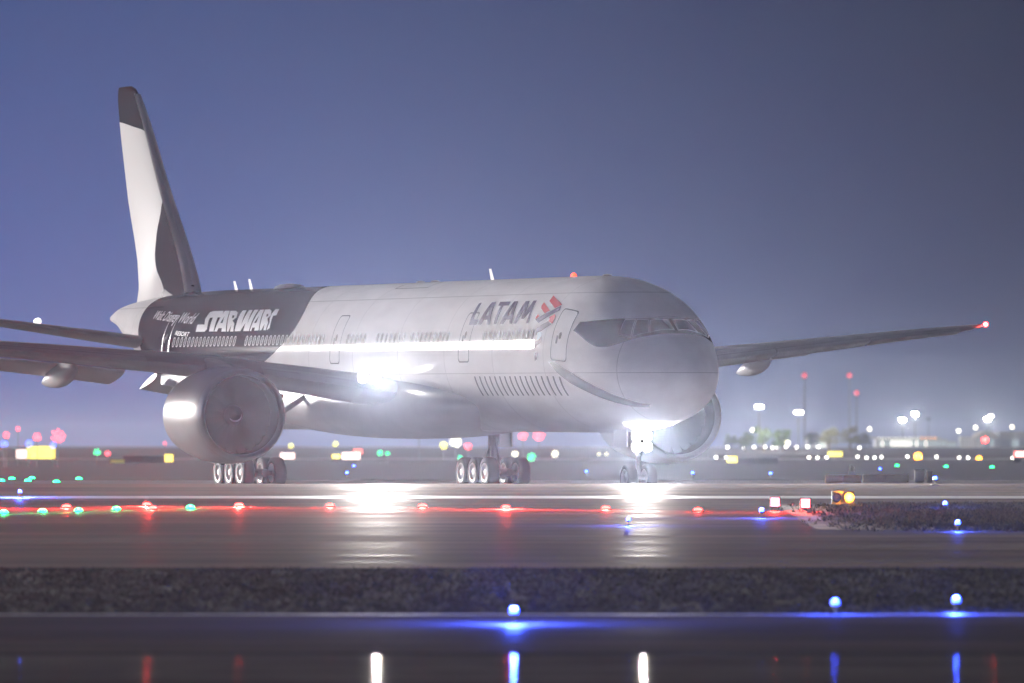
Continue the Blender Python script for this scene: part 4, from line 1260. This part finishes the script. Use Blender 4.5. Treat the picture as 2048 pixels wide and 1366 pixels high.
# ribbed building
t = thing('ribbed_building', 'pale green ribbed shed left of the arched hangar', 'building', (bx(1943), BD, g_b))
X3 = lambda u: bx(u) - bx(1943)
MB().box(X3(1922), X3(1966), 0, 12, -.3, bz(875, g_b)).build('wall', M_wall, t)
for k in range(11):
    MB().box(X3(1923 + k * 4), X3(1925 + k * 4), -.25, -.003, 0, bz(876, g_b)).build('rib', mat('rib_paint', (.58, .62, .55), .7), t)
MB().box(X3(1921), X3(1967), -.5, 12.4, bz(875, g_b) + .003, bz(873.6, g_b)).build('roof', M_roof, t)
t = thing('annex_building', 'low pale annex between the terminal and the ribbed shed', 'building', (bx(1908), BD + 20, g_b))
MB().box(-2.0, 1.9, 0, 8, -.3, bz(882, g_b)).build('wall', M_wall, t)
for k in range(4):
    MB().box(-1.7 + k * .9, -1.1 + k * .9, -.1, -.003, .3, 1.2).build('window', M_dimw, t)
# hangar
t = thing('hangar', 'arched cream hangar with a long low roof at the right edge', 'building', (bx(1990), BD + 40, g_b))
X4 = lambda u: bx(u) - bx(1990)
zb, zt_ = bz(874, g_b), bz(861, g_b)
rg = []
for y_ in (-1.5, 30):
    rg.append([(X4(1968) + (X4(2014) - X4(1968)) * k / 14, y_, zb + (zt_ - zb) * math.sin(math.pi * k / 14) ** .8) for k in range(15)] + [(X4(2014) - .1, y_, zb - .2), (X4(1968) + .1, y_, zb - .2)])
MB().loft(rg).build('arched_roof', M_roof, t, smooth=True)
MB().box(X4(1969), X4(2110), 0, 28, -.3, zb - .22).build('wall', M_wall, t)
MB().box(X4(2014) + .05, X4(2112), -1.2, 29, bz(868, g_b), bz(863, g_b)).build('roof', M_roof, t)
MB().box(X4(2014) + .2, X4(2110), .1, 27.9, zb - .215, bz(868, g_b) - .004).build('upper_wall', M_wall, t)
for k in range(16):
    MB().box(X4(1972 + k * 8.4), X4(1972 + k * 8.4 + 6.8), -.2, -.003, .2, zb - .7).build('door_panel', random.choice([M_dimw, mat('hangar_door', (.32, .38, .42), .6), mat('hangar_door', (.32, .38, .42), .6)]), t)
far_lamp(1970, BD - 20, zat(880, BD - 20), 'red', 'red beacon in front of the ribbed shed and the hangar', None, .75, 'beacon', 'lamp')

# a service vehicle with red lights at the right edge
d = 900
xv = (2048 - 1024) / FPX * d
t = thing('service_truck', 'service truck with a bright red and white light board at the right edge', 'truck', (xv, d, 0))
MB().box(-1.2, 1.9, -.9, .9, .42, .70).build('chassis', M_frame, t)
MB().box(-1.15, .55, -.85, .85, .72, 1.25).build('cargo_box', M_white, t)
MB().loft([[(.6, y_, .702), (1.85, y_, .702), (1.85, y_, 1.0), (1.35, y_, 1.45), (.6, y_, 1.45)] for y_ in (-.8, .8)]).build('cab', M_white, t)
MB().box(-1.05, .5, -.92, -.853, .62, 1.2).build('light_board', glow('truck_board', (1, .55, .5), 4), t)
MB().box(-1.12, -1.0, -.97, -.925, .60, 1.22).build('light_board_edge', glow('truck_edge', (1, .06, .05), 4), t)
for xx in (-.75, 1.3):
    for yy in (-.78, .78):
        mb = MB(); mb.lathe([(-.12, .05), (-.12, .36), (-.09, .40), (.09, .40), (.12, .36), (.12, .05)], 20, 'y'); mb.build('wheel', M_tyre, t, loc=(xx, yy, .402))

# ------------------------------------------------------------------ trees
M_leaf = [mat('leaf_green', (.07, .12, .035), .7, noise=.35, nscale=.6), mat('leaf_olive', (.11, .11, .04), .7, noise=.35, nscale=.6)]
M_bark = mat('bark', (.09, .07, .05), .9, noise=.3, nscale=3)
def tree(u, vtop, w, d, lab, kind=0, squash=1.0):
    x = (u - 1024) / FPX * d; g = zg(d); H = zat(vtop, d) - g; W = w / FPX * d / 2
    t = thing('tree', lab, 'tree', (x, d, g), 0, 'trees below the floodlights')
    mb = MB(); mb.tube((0, 0, -.1), (0, 0, H * .5), W * .11, W * .06, 8)
    for k in range(5):
        a = 2 * math.pi * k / 5 + random.random()
        mb.tube((0, 0, H * (.28 + .05 * k)), (W * .6 * math.cos(a), W * .6 * math.sin(a), H * (.55 + .07 * k)), W * .05, W * .015, 6)
    mb.build('trunk', M_bark, t)
    vs_, fs_ = [], []
    cl = []
    for k in range(16):
        a = random.random() * 2 * math.pi; r_ = math.sqrt(random.random()) * .72
        zc_ = .34 + .52 * random.random()
        cl.append((r_ * math.cos(a) * W * (1.1 - .5 * abs(zc_ - .5)), r_ * math.sin(a) * W, zc_ * H, W * random.uniform(.25, .42)))
    for cx_, cy_, cz_, cr_ in cl:
        for k in range(150):
            v_ = Vector((random.gauss(0, 1), random.gauss(0, 1), random.gauss(0, .8))).normalized() * cr_ * random.uniform(.55, 1.05)
            p = Vector((cx_, cy_, cz_)) + v_
            a_ = Vector((random.gauss(0, 1), random.gauss(0, 1), random.gauss(0, 1))).normalized(); b_ = a_.orthogonal().normalized()
            s = W * random.uniform(.04, .085); n0 = len(vs_)
            vs_ += [p - a_ * s, p + b_ * s * .6, p + a_ * s, p - b_ * s * .6]; fs_.append((n0, n0 + 1, n0 + 2, n0 + 3))
    me = bpy.data.meshes.new('crown'); me.from_pydata([tuple(p) for p in vs_], [], fs_); me.materials.append(M_leaf[kind]); link('crown', me, t)
for a in ((1527, 841, 40, 1512, 'rounded bright green tree under the brightest floodlight', 0), (1490, 862, 44, 1530, 'wide dim green tree left of the rounded bright green one', 0), (1565, 858, 46, 1520, 'dim green tree between the two floodlights', 0), (1658, 853, 44, 1512, 'yellowish olive tree right of the small white building', 1), (1626, 864, 40, 1900, 'low dark tree behind the small white building', 0), (1700, 852, 42, 1530, 'pale olive tree below the tallest radio mast', 1), (1462, 868, 34, 1900, 'low hazy tree nearest the far engine', 0), (1728, 866, 34, 1900, 'low hazy tree at the left tip of the terminal roof', 1)):
    tree(*a)

# ------------------------------------------------------------------ haze
hm = bpy.data.materials.new('night_haze'); hm.use_nodes = True
hn, hl = hm.node_tree.nodes, hm.node_tree.links
hn.clear()
ho = hn.new('ShaderNodeOutputMaterial'); hv = hn.new('ShaderNodeVolumePrincipled')
hv.inputs['Color'].default_value = (.68, .78, 1.0, 1)
hv.inputs['Density'].default_value = 0.0001
hv.inputs['Anisotropy'].default_value = 0.8
hl.new(hv.outputs[0], ho.inputs['Volume'])
hz = MB().box(-2700, 2700, -500, 9100, -4.0, 26.0).build('haze', hm)
hz['kind'] = 'stuff'
